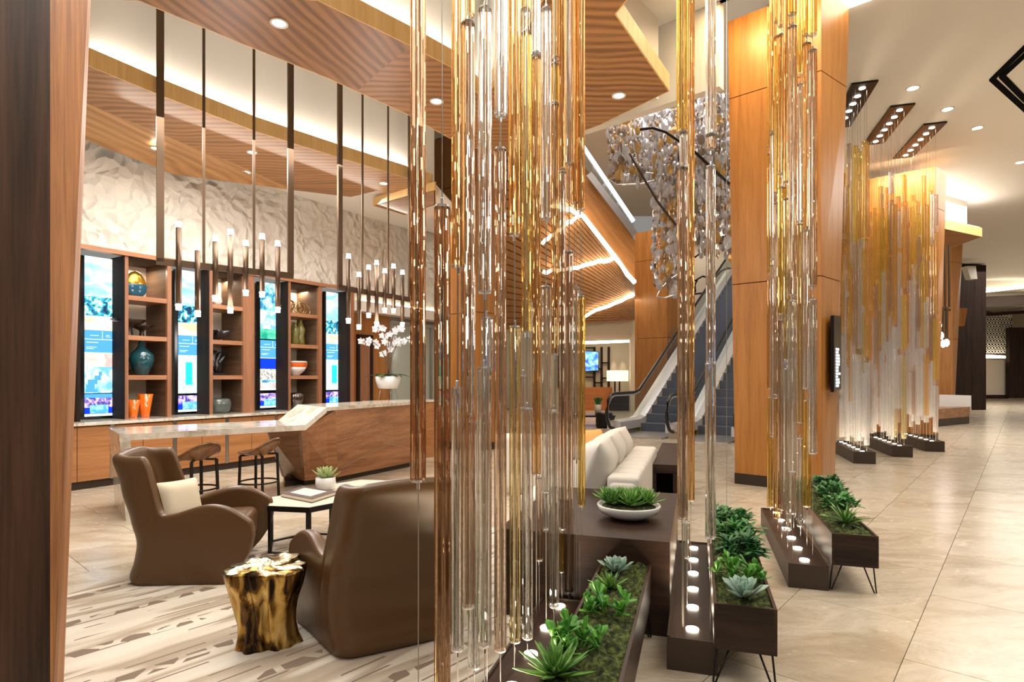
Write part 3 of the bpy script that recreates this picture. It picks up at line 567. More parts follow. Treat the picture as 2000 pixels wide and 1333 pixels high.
# foreground post at the far left
a0, a1, a2 = G(-120, 1500).xy, None, None
def rg(px, Y): return ((px-1000)/F*Y, Y)
pb = [rg(-60, 1.9), rg(98, 2.2), rg(123, 2.62), rg(-30, 2.7)]; pt = [rg(-60, 1.9), rg(98, 2.2), rg(177, 2.62), rg(-30, 2.7)]
def lerp2(a, b, t): return (a[0]+(b[0]-a[0])*t, a[1]+(b[1]-a[1])*t)
vb = [(*p, 0) for p in pb]; zt_ = 4.4
kx = (zt_-0)/(1.45+736/F*2.62+.001)
vt = [(*lerp2(p, q, kx), zt_) for p, q in zip(pb, pt)]
mk('column_foreground', vb+vt, [(0, 3, 2, 1), (4, 5, 6, 7), (0, 1, 5, 4), (1, 2, 6, 5), (2, 3, 7, 6), (3, 0, 4, 7)], [M['postshade'], M['post']], mi=[0, 0, 0, 1, 1, 1], kind='structure')

# ------------------------------------------------------------------ CEILINGS AND SOFFITS
ZC = 6.35
prism('ceiling', [(-9, -4), (40, -4), (40, 46), (14.6, 46), (14.6, 29), (3.9, 7.5), (2.95, 7.55), (.72, 9.5), (-1.2, 12.6), (-1.2, 46), (-9, 46)], ZC, ZC+.1, M['ceil'], kind='structure')
slab('wall_void_right', [(3.9, 7.5, ZC), (14.6, 29, ZC), (14.6, 29, 9.9), (3.9, 7.5, 9.9)], (.1, -.05, 0), M['white'], kind='structure')
slab('wall_void_left', [(-1.2, 12.6, ZC-.6), (-1.2, 31, ZC-.6), (-1.2, 31, 9.9), (-1.2, 12.6, 9.9)], (-.1, 0, 0), M['white'], kind='structure')
slab('wall_void_front', [(-1.2, 12.6, ZC), (.72, 9.5, ZC), (2.95, 7.55, ZC), (2.95, 7.55, 9.9), (.72, 9.5, 9.9), (-1.2, 12.6, 9.9)], (-.05, -.05, 0), M['white'], kind='structure')
prism('ceiling_lounge', [(-8.5, -3.5), (-.2, -3.5), (2.2, 6.4), (.6, 9.2), (-1.3, 12.3), (-6, 14), (-8.5, 12)], ZC-.02, ZC, M['ceilw'], kind='structure')
def zpt(px, py, z): Y = (z-H)*F/(HY-py); return (((px-CX)/F*Y), Y)
ZA = 4.70
A_ = [zpt(270, 0, ZA), zpt(480, 88, ZA), zpt(640, 152, ZA), zpt(800, 225, ZA), zpt(879, 270, ZA), zpt(960, 300, ZA), zpt(1060, 285, ZA), zpt(1171, 244, ZA), zpt(1305, 178, ZA), zpt(1200, 28, ZA), (1.25, 4.25), (.55, 4.2), (-.32, 6.95), zpt(880, 132, ZA), zpt(800, 90, ZA), zpt(620, 2, ZA), (-2.6, 5.0), (-4.5, 3.2), (-5.5, 3.4), (-5.0, 4.9)]
sa = thing('ceiling_soffit', (-1, 7, ZA), 'large angular walnut ceiling soffit overhead with lit yellow edge', 'soffit'); sa['kind'] = 'thing'
A0_ = A_[:3]+[zpt(697, 176, ZA)]; nearm = A_[14]
prism('underside', A_[:3]+[zpt(697, 178, ZA)]+[A_[14]]+A_[15:], ZA, ZA+.04, M['soffitb'], sa)
prism('underside', [zpt(697, 178, ZA)]+A_[3:15], ZA, ZA+.04, M['soffit'], sa)
def fascia(pts, z0, z1, th, parent, closed=True):
    n = len(pts); m = n if closed else n-1
    for i in range(m):
        a, b_ = Vector((*pts[i], (z0+z1)/2)), Vector((*pts[(i+1) % n], (z0+z1)/2)); b = MB(); b.bar(a, b_, th, z1-z0); b.build('fascia', M['fascia'], parent)
fascia(A_, ZA+.001, ZA+.19, .03, sa)
prism('top_deck', [(x*.97-.03, y*.985+.1) for x, y in A_], ZA+.05, ZA+.07, M['ceilw'], sa)
ZB = 4.62
near = [zpt(60, 85, ZB), zpt(168, 128, ZB), zpt(315, 188, ZB), zpt(500, 258, ZB), zpt(650, 305, ZB), zpt(800, 350, ZB), zpt(844, 363, ZB)]
far = [zpt(844, 379, ZB), zpt(782, 380, ZB), zpt(735, 373, ZB), zpt(685, 385, ZB), zpt(575, 372, ZB), zpt(500, 360, ZB)]
cre = [zpt(575, 372, ZB), zpt(500, 337, ZB), zpt(307, 259, ZB), zpt(165, 200, ZB), zpt(60, 160, ZB)]
sb = thing('ceiling_soffit', (-4, 8, ZB), 'folded walnut ceiling soffit in front of the plaster wall', 'soffit')
prism('underside', near+far[:4]+cre, ZB, ZB+.05, M['soffit'], sb)
zf = 4.46
fold = [(*zpt(575, 372, ZB), ZB), (*zpt(500, 337, ZB), ZB), (*zpt(307, 259, ZB), ZB), (*zpt(165, 200, ZB), ZB), (*zpt(60, 160, ZB), ZB), (*zpt(60, 240, 4.5), 4.5), (*zpt(163, 272, 4.5), 4.5), (*zpt(340, 341, 4.44), 4.44), (*zpt(500, 361, 4.58), 4.58)]
slab('folded_underside', fold, (0, 0, .03), M['soffit2'], sb)
fascia(near, ZB+.001, ZB+.19, .03, sb, closed=False)
prism('top_deck', [(x, y+.06) for x, y in near]+[(-.8, 13.0), (-4, 13.4), (-8.5, 9.5)], ZB+.08, ZB+.10, M['ceilw'], sb)
def upstand(name, pts, off, z0):
    v = []; n = len(pts)
    for z in (z0, ZC-.02):
        for th in (0, .08):
            for p in pts: v.append((p[0]+off[0], p[1]+off[1]+th, z))
    f = []
    for i in range(n-1): f += [(i, i+1, 2*n+i+1, 2*n+i), (n+i+1, n+i, 3*n+i, 3*n+i+1)]
    mk(name, v, f, M['ceilw'], kind='structure')
upstand('wall_above_folded_soffit', [(-8.4, 2.2)]+near, (0, .20), ZB+.09)
upstand('wall_above_large_soffit', [A_[16], A_[15], A_[14], A_[13], A_[12], A_[11]], (0, .20), ZA+.06)
# low ceiling behind it, meeting the plaster wall
o = prism('ceiling_back', [(-1.9, 9.8), (-1.4, 12.5), tuple(Q(7.6, .1, 0).xy), tuple(Q(-2.5, .1, 0).xy), (-6.6, 7.2), (-5.0, 8.4), (-3.4, 9.4)], 4.78, 4.83, M['ceilw'], kind='structure')
ZD = 4.5
Cc = [zpt(730, 402, ZD), zpt(795, 383, ZD), zpt(850, 372, ZD), zpt(850, 400, ZD), zpt(790, 420, ZD)]
sc_ = thing('ceiling_soffit', (-2.5, 11, ZD), 'small walnut ceiling soffit beside the centre column', 'soffit'); prism('underside', Cc, ZD, ZD+.05, M['soffit'], sc_); fascia(Cc, ZD, ZD+.14, .03, sc_)
# cove strips (real light sources on the decks) + matching soft lights
def cove(pts, z, label, e, inset=(.0, .09)):
    t = thing('cove_strip', (*pts[len(pts)//2], z), label, 'cove light')
    for i in range(len(pts)-1):
        a, b_ = Vector((pts[i][0]+inset[0], pts[i][1]+inset[1], z)), Vector((pts[i+1][0]+inset[0], pts[i+1][1]+inset[1], z))
        bar('led_strip', a, b_, .03, .02, M['led'], t)
        d = b_-a; light('cove_glow', (a+b_)/2+Vector((0, 0, .03)), e*d.length, d.length, .05, rot=(math.pi, 0, math.atan2(d.y, d.x)), col=NEUT)
cove(near[1:6], ZB+.12, 'warm cove strip along the top of the folded soffit', 5.5)
cove([A_[15], A_[14], A_[13], A_[12]], ZA+.1, 'warm cove strip along the near edge of the large soffit', 7)
# bulkhead above the atrium, right of the large soffit
ZR = 5.24
b1 = Vector((.7, 9.42, 0)); b2 = Vector((*zpt(1398, 162, ZR), 0)); cr = Vector((*zpt(1286, 36, ZC), 0))
b2 = b1+D2u*((b2-b1).dot(D2u))
o = mk('wall_bulkhead', [b1+Vector((0, 0, ZR)), b2+Vector((0, 0, ZR)), b2+D1u*.15+Vector((0, 0, ZR)), b1+D1u*.15+Vector((0, 0, ZR)), b1+Vector((0, 0, ZC)), b2+Vector((0, 0, ZC)), b2+D1u*.15+Vector((0, 0, ZC)), b1+D1u*.15+Vector((0, 0, ZC))], BF, M['white'], kind='structure')
c0 = cr-D1u*1.9
o = mk('wall_bulkhead_side', [c0+Vector((0, 0, ZR)), cr+Vector((0, 0, ZR)), cr-D2u*.1+Vector((0, 0, ZR)), c0-D2u*.1+Vector((0, 0, ZR)), c0+Vector((0, 0, ZC)), cr+Vector((0, 0, ZC)), cr-D2u*.1+Vector((0, 0, ZC)), c0-D2u*.1+Vector((0, 0, ZC))], BF, M['white'], kind='structure')
# lit coves round the tops of the two tall columns
for nm, px, Y, w in (('front', 1418, 7.7, 1.0), ('rear', 1700, 13.55, 1.2)):
    p = W(px, 736, Y); a = Vector((p.x, p.y, 6.28)); b_ = a+D2u*w; light('column_wash', (a+b_)/2-D1u*.30+Vector((0, 0, -.05)), 34 if nm == 'front' else 70, w, .12, rot=(R(22), 0, math.atan2(D2u.y, D2u.x)), col=(1, .72, .38))
p = W(1672, 20, 7.6)
bxx = box('light_box', (*zpt(1660, -14, 6.3), 6.31), (.55, .62, .06), M['led'], rz=-.72); tag(bxx, 'glowing rectangular ceiling recess right of the tall walnut column', 'ceiling light')
# ceiling emblem: double black diamond slot
M['slotblack'] = plain('slot_black', (.003, .003, .003), .95); M['slotblack'].node_tree.nodes['Principled BSDF'].inputs['Specular IOR Level'].default_value = .05
dm = thing('slot_diffuser', W(2010, 155, 9.6), 'black double-line diamond slot set into the right-hand ceiling', 'ceiling slot')
cz = ZC-.012
def cp(px, py): x, y = zpt(px, py, ZC-.01); return Vector((x, y, cz))
for a, b_ in (((1938, 155), (2025, 70)), ((1938, 155), (2025, 235)), ((1957, 149), (2025, 86)), ((1957, 149), (2025, 218))):
    bar('slot', cp(*a), cp(*b_), .085, .02, M['slotblack'], dm)
p0, p1 = cp(2025, 70), cp(2025, 235)
for q in (p0, p1): bar('slot', q, q+(Vector((q.x+1.5, (p0.y+p1.y)/2, cz))-q)*.9, .085, .02, M['slotblack'], dm)

# downlights
dl = None
def downlight(px, py, z, label, r=.055):
    x, y = zpt(px, py, z); t = thing('downlight', (x, y, z-.006), label, 'ceiling light')
    b = MB(); b.lathe([(r, -.004), (r+.022, -.006), (r+.022, .01), (r, .01)], n=20, cap=False); b.build('trim_ring', M['white'], t, local=True, smooth=True)
    b = MB(); b.lathe([(r, 0), (r, .004)], n=20); b.build('lens', M['lamp'], t, local=True)
for px, py, lb in ((545, 44, 'round downlight in the large soffit, left of the others'), (853, 197, 'round downlight in the large soffit behind the front tubes'), (1209, 186, 'round downlight near the right tip of the large soffit')): downlight(px, py, ZA, lb, .06)
for px, py, lb in ((304, 289, 'round downlight in the folded soffit behind the first pendant bar'), (492, 297, 'round downlight in the folded soffit above the third pendant bar'), (481, 336, 'small downlight low in the folded soffit'), (750, 358, 'round downlight at the right end of the folded soffit')):
    downlight(px, py, ZB if py != 289 else 4.53, lb, .05)
for px, py, lb in ((1783, 172, 'nearest of the four downlights in the right-hand ceiling'), (1850.5, 213, 'second downlight in the right-hand ceiling'), (1909, 249.6, 'third downlight in the right-hand ceiling'), (1993, 317, 'downlight at the right edge of the picture')): downlight(px, py, ZC, lb, .085)
# ------------------------------------------------------------------ GLASS TUBE SCREENS
RU = math.atan2(U.y, U.x)
bases = [((-.345, 1.78), .25, .165, 1.75), ((.766, 2.915), .24, .162, 1.8), ((1.90, 4.05), .25, .165, 1.8), ((5.70, 9.83), .33, .20, 1.8), ((6.87, 10.65), .33, .20, 1.8), ((8.0, 11.41), .33, .20, 1.8)]
bname = ['first (nearest, beside the armchair)', 'second, between console and planter', 'third, in front of the walnut column', 'fourth', 'fifth', 'sixth']
bshort = ['nearest tube screen', 'slender second tube screen', 'third tube screen', 'first far tube screen', 'middle far tube screen', 'last far tube screen']
O_ = ['first', 'second', 'third', 'fourth', 'fifth', 'sixth', 'seventh', 'eighth', 'ninth', 'tenth']
for i, (nl, w, h, ln) in enumerate(bases):
    o3 = Vector((*nl, 0)); c = o3+U*ln/2+V*w/2
    t = thing('uplight_box', (c.x, c.y, 0), 'low bronze floor box with uplights under the '+bshort[i], 'light base', 'floor boxes under the tube screens')
    b = MB(); th = .012
    for (cx_, cy_, sx, sy) in ((th/2, ln/2, th, ln), (w-th/2, ln/2, th, ln), (w/2, th/2, w, th), (w/2, ln-th/2, w, th)):
        p = o3+V*cx_+U*cy_; b.box((p.x, p.y, h/2), (sx, sy, h), math.atan2(V.y, V.x))
    b.build('box', M['bronze'], t)
    b = MB(); b.box((c.x, c.y, h-.016), (w-2*th, ln-2*th, .012), math.atan2(V.y, V.x)); b.build('deck', M['darku'], t)
    hh = .012
    for k in range(6):
        p = o3+V*w/2+U*(.15+.30*k); b = MB(); b.lathe([(.032, 0), (.032, .006)], (p.x, p.y, h-.010), 16); b.build('uplight', M['upl'], t)
    light('uplight_glow', c+Vector((0, 0, h+.01)), (16, 16, 16, 22, 22, 22)[i], ln*.9, w*.4, rot=(math.pi, 0, RU), col=(1, .80, .55), spread=R(110))
    t = thing('ceiling_canopy', (c.x, c.y, ZC-.03), 'black ceiling tray with spotlights above the '+bshort[i], 'ceiling light', 'ceiling trays above the tube screens')
    b = MB(); b.box((c.x, c.y, ZC-.02), (w+.06, ln+.05, .03), math.atan2(V.y, V.x)); b.build('tray', M['black'], t)
    for k in range(6):
        p = o3+V*w/2+U*(.15+.30*k); b = MB(); b.lathe([(.05, 0), (.05, .008)], (p.x, p.y, ZC-.043), 14); b.build('spotlight', M['lamp'], t)
    bases[i] = (nl, w, h, ln, t)
TM = {}
def tube_mesh(kind, L, r, near=True, lob=9):
    key = (kind, round(L, 2), round(r, 3), near)
    if key in TM: return TM[key]
    n = lob*4; vs = []
    prof = [1, .90, .80, .90]
    for z in (0, L):
        for t in range(n):
            a = t*2*math.pi/n; q = r*prof[t % 4]; vs.append((q*math.cos(a), q*math.sin(a), z))
    fs = [(t, (t+1) % n, n+(t+1) % n, n+t) for t in range(n)]+[tuple(range(n))[::-1], tuple(range(n, 2*n))]
    me = bpy.data.meshes.new('tube'); me.from_pydata(vs, [], fs); me.update(); me.materials.append((GR if near else GFX)[kind]); TM[key] = me
    return me
CAPM = {}
def cap_mesh(r):
    k = round(r, 3)
    if k not in CAPM:
        b = MB(); b.lathe([(r*.97, 0), (r*1.0, .003), (r*.9, .009), (r*.25, .011)], n=14)
        b.lathe([(r*.2, .010), (r*.22, .012), (r*.22, .032), (r*.08, .034)], n=8, k=1)
        me = bpy.data.meshes.new('cap'); me.from_pydata(b.v, [], b.f); me.update(); me.materials.append(GL['clear']); me.materials.append(M['chrome'])
        for p, m_ in zip(me.polygons, b.m): p.material_index = m_
        CAPM[k] = me
    return CAPM[k]
def tube(kind, x, y, z0, z1, r, label, group, caps=True):
    o = bpy.data.objects.new('glass_tube', tube_mesh(kind, z1-z0, r, caps)); COL.objects.link(o); o.location = (x, y, z0); o.rotation_euler = (0, 0, (x*7+y*3) % 1)
    tag(o, label, 'glass tube', group)
    if caps:
        c = bpy.data.objects.new('end_cap', cap_mesh(r)); COL.objects.link(c); c.parent = o; c.location = (0, 0, 0); c.rotation_euler = (math.pi, 0, 0)
        c = bpy.data.objects.new('end_cap', c.data); COL.objects.link(c); c.parent = o; c.location = (0, 0, z1-z0)
    return o
CB = {i: [] for i in range(6)}
def cable(i, x, y): CB[i].append((x, y))
# nearest screen: (px, width px, top y, bottom y, kind)
T0 = [(817, 32, -400, 936, 'umber'), (863.5, 33, 407, 1420, 'umber'), (895, 28, -400, 519, 'amber'), (893, 25, 762, 1266, 'clear'), (914, 29, 49, 1183, 'brown'),
      (947, 28, 21, 569, 'clear'), (914, 27, -400, 28, 'amber'), (951, 24, 624, 722, 'clear'), (946, 30, 722, 1258, 'clear'), (978, 27, -400, 223, 'clear'), (977, 25, 294, 1268, 'brown'),
      (1004.5, 24, -400, 457, 'amber'), (1027, 21, -400, 18, 'amber'), (1028, 20, 65, 648, 'gold'), (1047, 18, -400, 103, 'clear'), (1048, 17, 113, 925, 'amber'),
      (1066.5, 20, 20, 426, 'clear'), (1067, 20, 562, 960, 'clear'), (1086, 15, -400, 111, 'amber'), (1084, 15, 126, 200, 'gold'), (1084, 15, 206, 691, 'amber'),
      (1082, 21, 805, 1183, 'clear'), (1098.5, 14, -400, 330, 'amber'), (1098.5, 15, 338, 1032, 'brown'), (1112, 18, -400, 319, 'clear'), (1133, 19, -400, 409, 'amber'), (1122, 15, -400, 395, 'amber'),
      (1111, 18, 494, 1155, 'brown'), (1126, 15, 566, 895, 'clear'), (1136, 15, 581, 987, 'gold'), (926, 24, 828, 1301, 'clear'), (1006, 23, 641, 1251, 'olive'),
      (1034, 13, 590, 648, 'clear'), (1030, 23, 801, 1244, 'clear'), (1053, 15, 935, 1093, 'brown'), (1066, 13, 966, 1032, 'clear'), (1097, 11, 1040, 1116, 'gold'), (1022, 14, 736, 795, 'clear')]
T0.sort(key=lambda t: (t[2] > 300, t[0]))
cols = {'umber': 'dark brown', 'clear': 'clear', 'gold': 'golden', 'amber': 'amber', 'brown': 'smoky brown', 'olive': 'olive-gold'}
ordw = ['leftmost', 'second', 'third', 'fourth', 'fifth', 'sixth', 'seventh', 'eighth', 'ninth', 'tenth', 'eleventh', 'twelfth']
cnt = {}
occ = {}
for px, w, yt, yb, kind in T0:
    Y = .054*F/w; r_ = (px-1000)/F
    lo = (.897-.22)/(.313-r_); hi = (.897-.03)/(.313-r_)
    Y = min(max(Y, lo), hi, 3.42); Y = max(Y, 1.85)
    rr = w/2/F*Y*.98
    for q in occ.get(round(px), []):
        pass
    x = r_*Y; zt = min(H-(yt-HY)/F*Y, 6.0) if yt > -300 else min(H+(HY+260)/F*Y, 6.0); zb = max(H-(yb-HY)/F*Y, .19)
    row = 'lower' if yt > 300 else 'upper'; k = (kind, row); cnt[k] = cnt.get(k, 0)+1
    lab = {(817, 936): 'dark brown tube hanging alone at the far left, ending above the armchair', (864, 1420): 'dark brown tube passing in front of the brown armchair, second from the left'}.get((round(px), yb)) or \
        ('%s ribbed tube, %s from the left in the %s row of the nearest screen' % (cols[kind], ordw[cnt[k]-1] if cnt[k] > 1 else 'first', row))
    tube(kind, x, y := Y, zb, zt, rr, lab, 'glass tubes of the nearest screen')
    cable(0, x, Y)
def lane(i, s, a):
    (nl, w, h, ln, t) = bases[i]; return Vector((*nl, 0))+V*w*s+U*a
# second screen: depth chosen on the base
T1 = [(1332, 22, -400, 257, 'gold', 3.05), (1349, 16, -400, 977, 'amber', 3.85), (1333, 21, 330, 1010, 'brown', 3.05), (1342, 11, 1022, 1089, 'clear', 3.3), (1388, 21, -400, 262, 'clear', 2.98), (1388, 18, 266, 290, 'brown', 2.98), (1388, 19, 328, 706, 'clear', 2.98), (1387.5, 21, 713, 1049, 'clear', 2.98), (1335, 16, 262, 326, 'clear', 3.05)]
l1 = ['golden tube, topmost on the left cable of the slender second screen', 'long amber tube at the back of the slender second screen', 'long smoky tube on the left cable of the slender second screen', 'short clear tube low on the left of the slender second screen', 'clear tube, topmost on the right cable of the slender second screen', 'short smoky tube near the top of the right cable, slender second screen', 'clear middle tube on the right cable of the slender second screen', 'clear lowest tube on the right cable of the slender second screen', 'short clear tube between golden and smoky tubes, slender second screen']
for (px, w, yt, yb, kind, Y), lab in zip(T1, l1):
    x = (px-1000)/F*Y; zt = H-(yt-HY)/F*Y if yt > -300 else 4.4; zb = max(H-(yb-HY)/F*Y, .19)
    tube(kind, x, Y, zb, zt, w/2/F*Y*.98, lab, 'glass tubes of the slender second screen'); cable(1, x, Y)
cable(1, .37*3.6-.02, 3.6)
# denser screens
random.seed(11)
def dense(i, zmax, r, na, lanes, gap=(.03, .14)):
    (nl, w, h, ln, t) = bases[i]; n = 0
    for a in range(na):
        for s in lanes:
            p = lane(i, s+random.uniform(-.05, .05), .10+(ln-.2)*(a+.5*(lanes.index(s) % 2)+.2)/na); cable(i, p.x, p.y)
            z = h+random.choice([.10, .16, .3, .45, .6, .8])*random.uniform(.6, 1.1)
            zz = zmax-random.uniform(0, .9)
            first = True; lev = 0
            while z < zz-.3:
                L = random.uniform(.9, 2.1) if not first else random.uniform(.7, 1.7)
                if z+L > zz-.35: L = zz-z
                zm = z+L*.5
                if zm > 3.1: kind = random.choices(['gold', 'amber', 'brown', 'clear'], [6, 3, .7, 1.8])[0]
                elif zm > 2.2: kind = random.choices(['gold', 'amber', 'brown', 'clear'], [2, 2, 2, 3])[0]
                else: kind = random.choices(['gold', 'amber', 'brown', 'clear', 'olive'], [.4, .4, 1.5, 6.5, .5])[0]
                L = round(L, 1)
                row = 'upper' if zm > 3.1 else ('middle' if zm > 1.8 else 'lower')
                tube(kind, p.x, p.y, z, z+L, r, '%s tube, %s above floor, %s cable, %s row, %s' % (cols[kind], O_[lev], O_[a], 'left' if lanes.index(s) == 0 else 'right', bshort[i]), 'glass tubes of the %s' % bshort[i], caps=(i == 2)); lev += 1
                z += L+random.uniform(*gap); first = False; n += 1
    return n
nt_ = 0
nt_ += dense(2, 5.9, .030, 6, (.2, .8))
for i, zm in ((3, 5.6), (4, 5.3), (5, 5.5)): nt_ += dense(i, zm, .042, 9, (.22, .78))
print('dense tubes', nt_)
for i in range(6):
    (nl, w, h, ln, t) = bases[i]; rad = .0016 if i < 3 else .003
    for (x, y) in CB[i]:
        b = MB(); b.tube([(x, y, h-.01), (x, y, ZC-.03)], rad, 4); b.build('cable', M['cable'] if i else M['cable'], t)

# ------------------------------------------------------------------ PLANTERS
def leafmesh(name, L, w, th, mat, curl=.3, tip=1.0, base=.35, cup=.2):
    """a fleshy leaf along +x"""
    vs = []; n = 6
    for i in range(n):
        u = i/(n-1)
        if tip > .5: ww = w*(base+(1-base)*math.sin(min(1, u*1.9)*math.pi/2))*(1-u**2.2)+.0005
        else: ww = w*(base+(1-base)*math.sin(u*math.pi/2)**1.5)*math.sqrt(max(0, 1-u**6))+.0008
        x = L*u; z = curl*L*u*u
        t = th*(1-u*.7)
        vs += [(x, -ww, z+cup*ww), (x, 0, z+t*.25), (x, ww, z+cup*ww), (x, 0, z-t)]
    fs = []
    for i in range(n-1):
        a = i*4; c = a+4
        for k in range(4): fs.append((a+k, a+(k+1) % 4, c+(k+1) % 4, c+k))
    fs += [(3, 2, 1, 0), ((n-1)*4, (n-1)*4+1, (n-1)*4+2, (n-1)*4+3)]
    me = bpy.data.meshes.new(name); me.from_pydata(vs, [], fs); me.update(); me.materials.append(mat)
    for p in me.polygons: p.use_smooth = True
    return me
LM = {'agave': leafmesh('leaf', 1, .13, .07, M['agave'], curl=.12), 'jade': leafmesh('leaf', 1, .30, .07, M['jade'], curl=.2, tip=0, base=.25, cup=.35), 'echev': leafmesh('leaf', 1, .24, .09, M['echev'], curl=.3, tip=0, base=.3, cup=.4),
      'dark': leafmesh('leaf', 1, .26, .06, M['darkleaf'], curl=-.15, tip=0, base=.3), 'pale': leafmesh('leaf', 1, .22, .1, M['paleleaf'], curl=.35, tip=1, base=.5, cup=.4), 'ros': leafmesh('leaf', 1, .19, .07, M['agave'], curl=.18), 'grass': leafmesh('leaf', 1, .055, .02, M['agave'], curl=-.25)}
def add_leaf(parent, kind, loc, az, el, s, mbuf=None):
    me = LM[kind]
    mat = Matrix.Translation(loc) @ Matrix.Rotation(az, 4, 'Z') @ Matrix.Rotation(-el, 4, 'Y') @ Matrix.Scale(s, 4)
    if mbuf is not None:
        mbuf.add([mat @ v.co for v in me.vertices], [tuple(p.vertices) for p in me.polygons]); return
    o = bpy.data.objects.new('leaf', me); COL.objects.link(o); o.parent = parent; o.matrix_local = mat
def plant(kind, loc, size, label, nl, single, cat='succulent', name='succulent', group=None):
    t = thing(name, loc, label, cat, group); b = None if single else MB()
    t.rotation_euler = (0, 0, random.random()*6)
    if kind in ('jade', 'dark'):
        stems = []
        for k in range(max(4, nl//4)):
            a = random.random()*6.28; r = size*.62*math.sqrt(random.random()); stems.append((r*math.cos(a), r*math.sin(a), size*random.uniform(.12, .5)*(1.1-r/size)))
        sb_ = MB()
        for (x, y, z) in stems:
            sb_.tube([(x*.4, y*.4, -.01), (x, y, z)], size*.02, 5)
            for k in range(5 if kind == 'jade' else 7):
                add_leaf(t, kind, (x, y, z+random.uniform(-.1, .1)*size), random.random()*6.28, random.uniform(-.1, 1.1), size*random.uniform(.28, .42), b)
        sb_.build('stem', M['jade'] if kind == 'jade' else M['darkleaf'], t, local=True)
    elif kind == 'grass':
        for k in range(nl): add_leaf(t, kind, (0, 0, 0), k*2.4, random.uniform(.2, 1.4), size*random.uniform(.7, 1), b)
    else:
        for k in range(nl):
            f = k/nl; el = .15+1.25*f**1.1; add_leaf(t, kind, (0, 0, size*.12*f), k*2.39996, el, size*(1-.55*f) if kind == 'agave' else size*(1-.62*f), b)
    if b: b.build('leaves', LM[kind].materials[0], t, local=True, smooth=True)
    return t
def moss(name, f, parent, nu, nv, seed):
    random.seed(seed); vs = []; fs = []
    for i in range(nu):
        for j in range(nv):
            p = f(i/(nu-1), j/(nv-1)); e = 0 if i in (0, nu-1) or j in (0, nv-1) else 1
            vs.append((p[0], p[1], p[2]+e*(.012*math.sin(i*.9+seed)*math.sin(j*1.1)+random.uniform(-.012, .018))))
    for i in range(nu-1):
        for j in range(nv-1): a = i*nv+j; fs.append((a, a+nv, a+nv+1, a+1))
    o = mk(name, vs, fs, M['moss'], parent, smooth=True); o['kind'] = 'stuff'; return o
planters = [((.523-.0, 3.397), -1.85, .274, 'planter box of succulents beside the brown armchair tubes'), ((.935, 2.726), 1.85, .27, 'planter box beside the slender second tube screen'), ((2.14, 3.94), 1.85, .276, 'planter box beside the third tube screen')]
PL = []
for i, (nl, ln, w, lab) in enumerate(planters):
    o3 = Vector((*nl, 0))
    if ln < 0: o3 = o3+U*ln; ln = -ln
    c = o3+U*ln/2+V*w/2; t = thing('planter', (c.x, c.y, 0), 'dark wooden '+lab, 'planter', 'hairpin-leg planters'); z0, z1, th = .19, .40, .014
    for nm, cx_, cy_, sx, sy in (('side_board', th/2, ln/2, th, ln), ('side_board', w-th/2, ln/2, th, ln), ('end_board', w/2, th/2, w-2*th, th), ('end_board', w/2, ln-th/2, w-2*th, th)):
        p = o3+V*cx_+U*cy_; b = MB(); b.box((p.x, p.y, (z0+z1)/2), (sx, sy, z1-z0), math.atan2(V.y, V.x)); b.build(nm, M['darku'] if nm[0] == 's' else M['dark'], t)
    b = MB(); b.box((c.x, c.y, z0+.01), (w-2*th, ln-2*th, .02), math.atan2(V.y, V.x)); b.build('bottom_board', M['dark'], t)
    for sx, sy in ((0, 0), (1, 0), (0, 1), (1, 1)):
        top = o3+V*(w*(.06+.88*sx))+U*(.06+(ln-.12)*sy); foot = top+V*(.012*(1 if sx else -1)); inn = -1 if sx else 1
        b = MB(); b.tube([top+V*(inn*.06)+Vector((0, 0, z0)), foot+V*(inn*.006)+Vector((0, 0, .008)), foot-V*(inn*.006)+Vector((0, 0, .008)), top-V*(inn*.0)+Vector((0, 0, z0))], .005, 6); b.build('hairpin_leg', M['black'], t, smooth=True)
    moss('moss', lambda u, v, o3=o3, w=w, ln=ln: o3+V*(.013+(w-.026)*v)+U*(.013+(ln-.026)*u)+Vector((0, 0, .385)), t, 90, 14, i+1)
    PL.append((o3, w, ln))
def PP(i, px, py, z=.40): return G(px, py, z)
random.seed(21)
for kind, px, py, s, nl, lab in (('agave', 1085, 1318, .165, 34, 'pointed green agave rosette nearest in the planter beside the armchair'), ('jade', 1128, 1262, .175, 60, 'bright jade plant behind the pointed agave, nearest planter'),
        ('jade', 1188, 1192, .17, 55, 'second bright jade plant towards the far end, nearest planter'), ('agave', 1192, 1148, .12, 24, 'small pointed rosette between jade plant and blue rosette, nearest planter'), ('echev', 1205, 1116, .115, 26, 'blue-green echeveria rosette at the far end, nearest planter')):
    p = G(px, py, .40); plant(kind, p+Vector((0, 0, -.005)), s, lab, nl, True)
random.seed(5)
for kind, px, py, s, nl, lab, sg in (('echev', 1452, 1166, .13, 26, 'pale grey-green echeveria at the near end, middle planter', True), ('jade', 1438, 1128, .17, 50, 'bright green jade plant behind the pale echeveria, middle planter', True), ('jade', 1475, 1133, .10, 30, 'small jade plant at the outer edge, middle planter', True),
        ('dark', 1450, 1085, .20, 110, 'dark trailing succulent in the middle of the middle planter', False), ('dark', 1445, 1050, .20, 110, 'dark bushy succulent beyond the trailing one, middle planter', False), ('dark', 1428, 1022, .20, 110, 'dark bushy succulent at the far end, middle planter', False)):
    plant(kind, G(px, py, .40), s, lab, nl, sg)
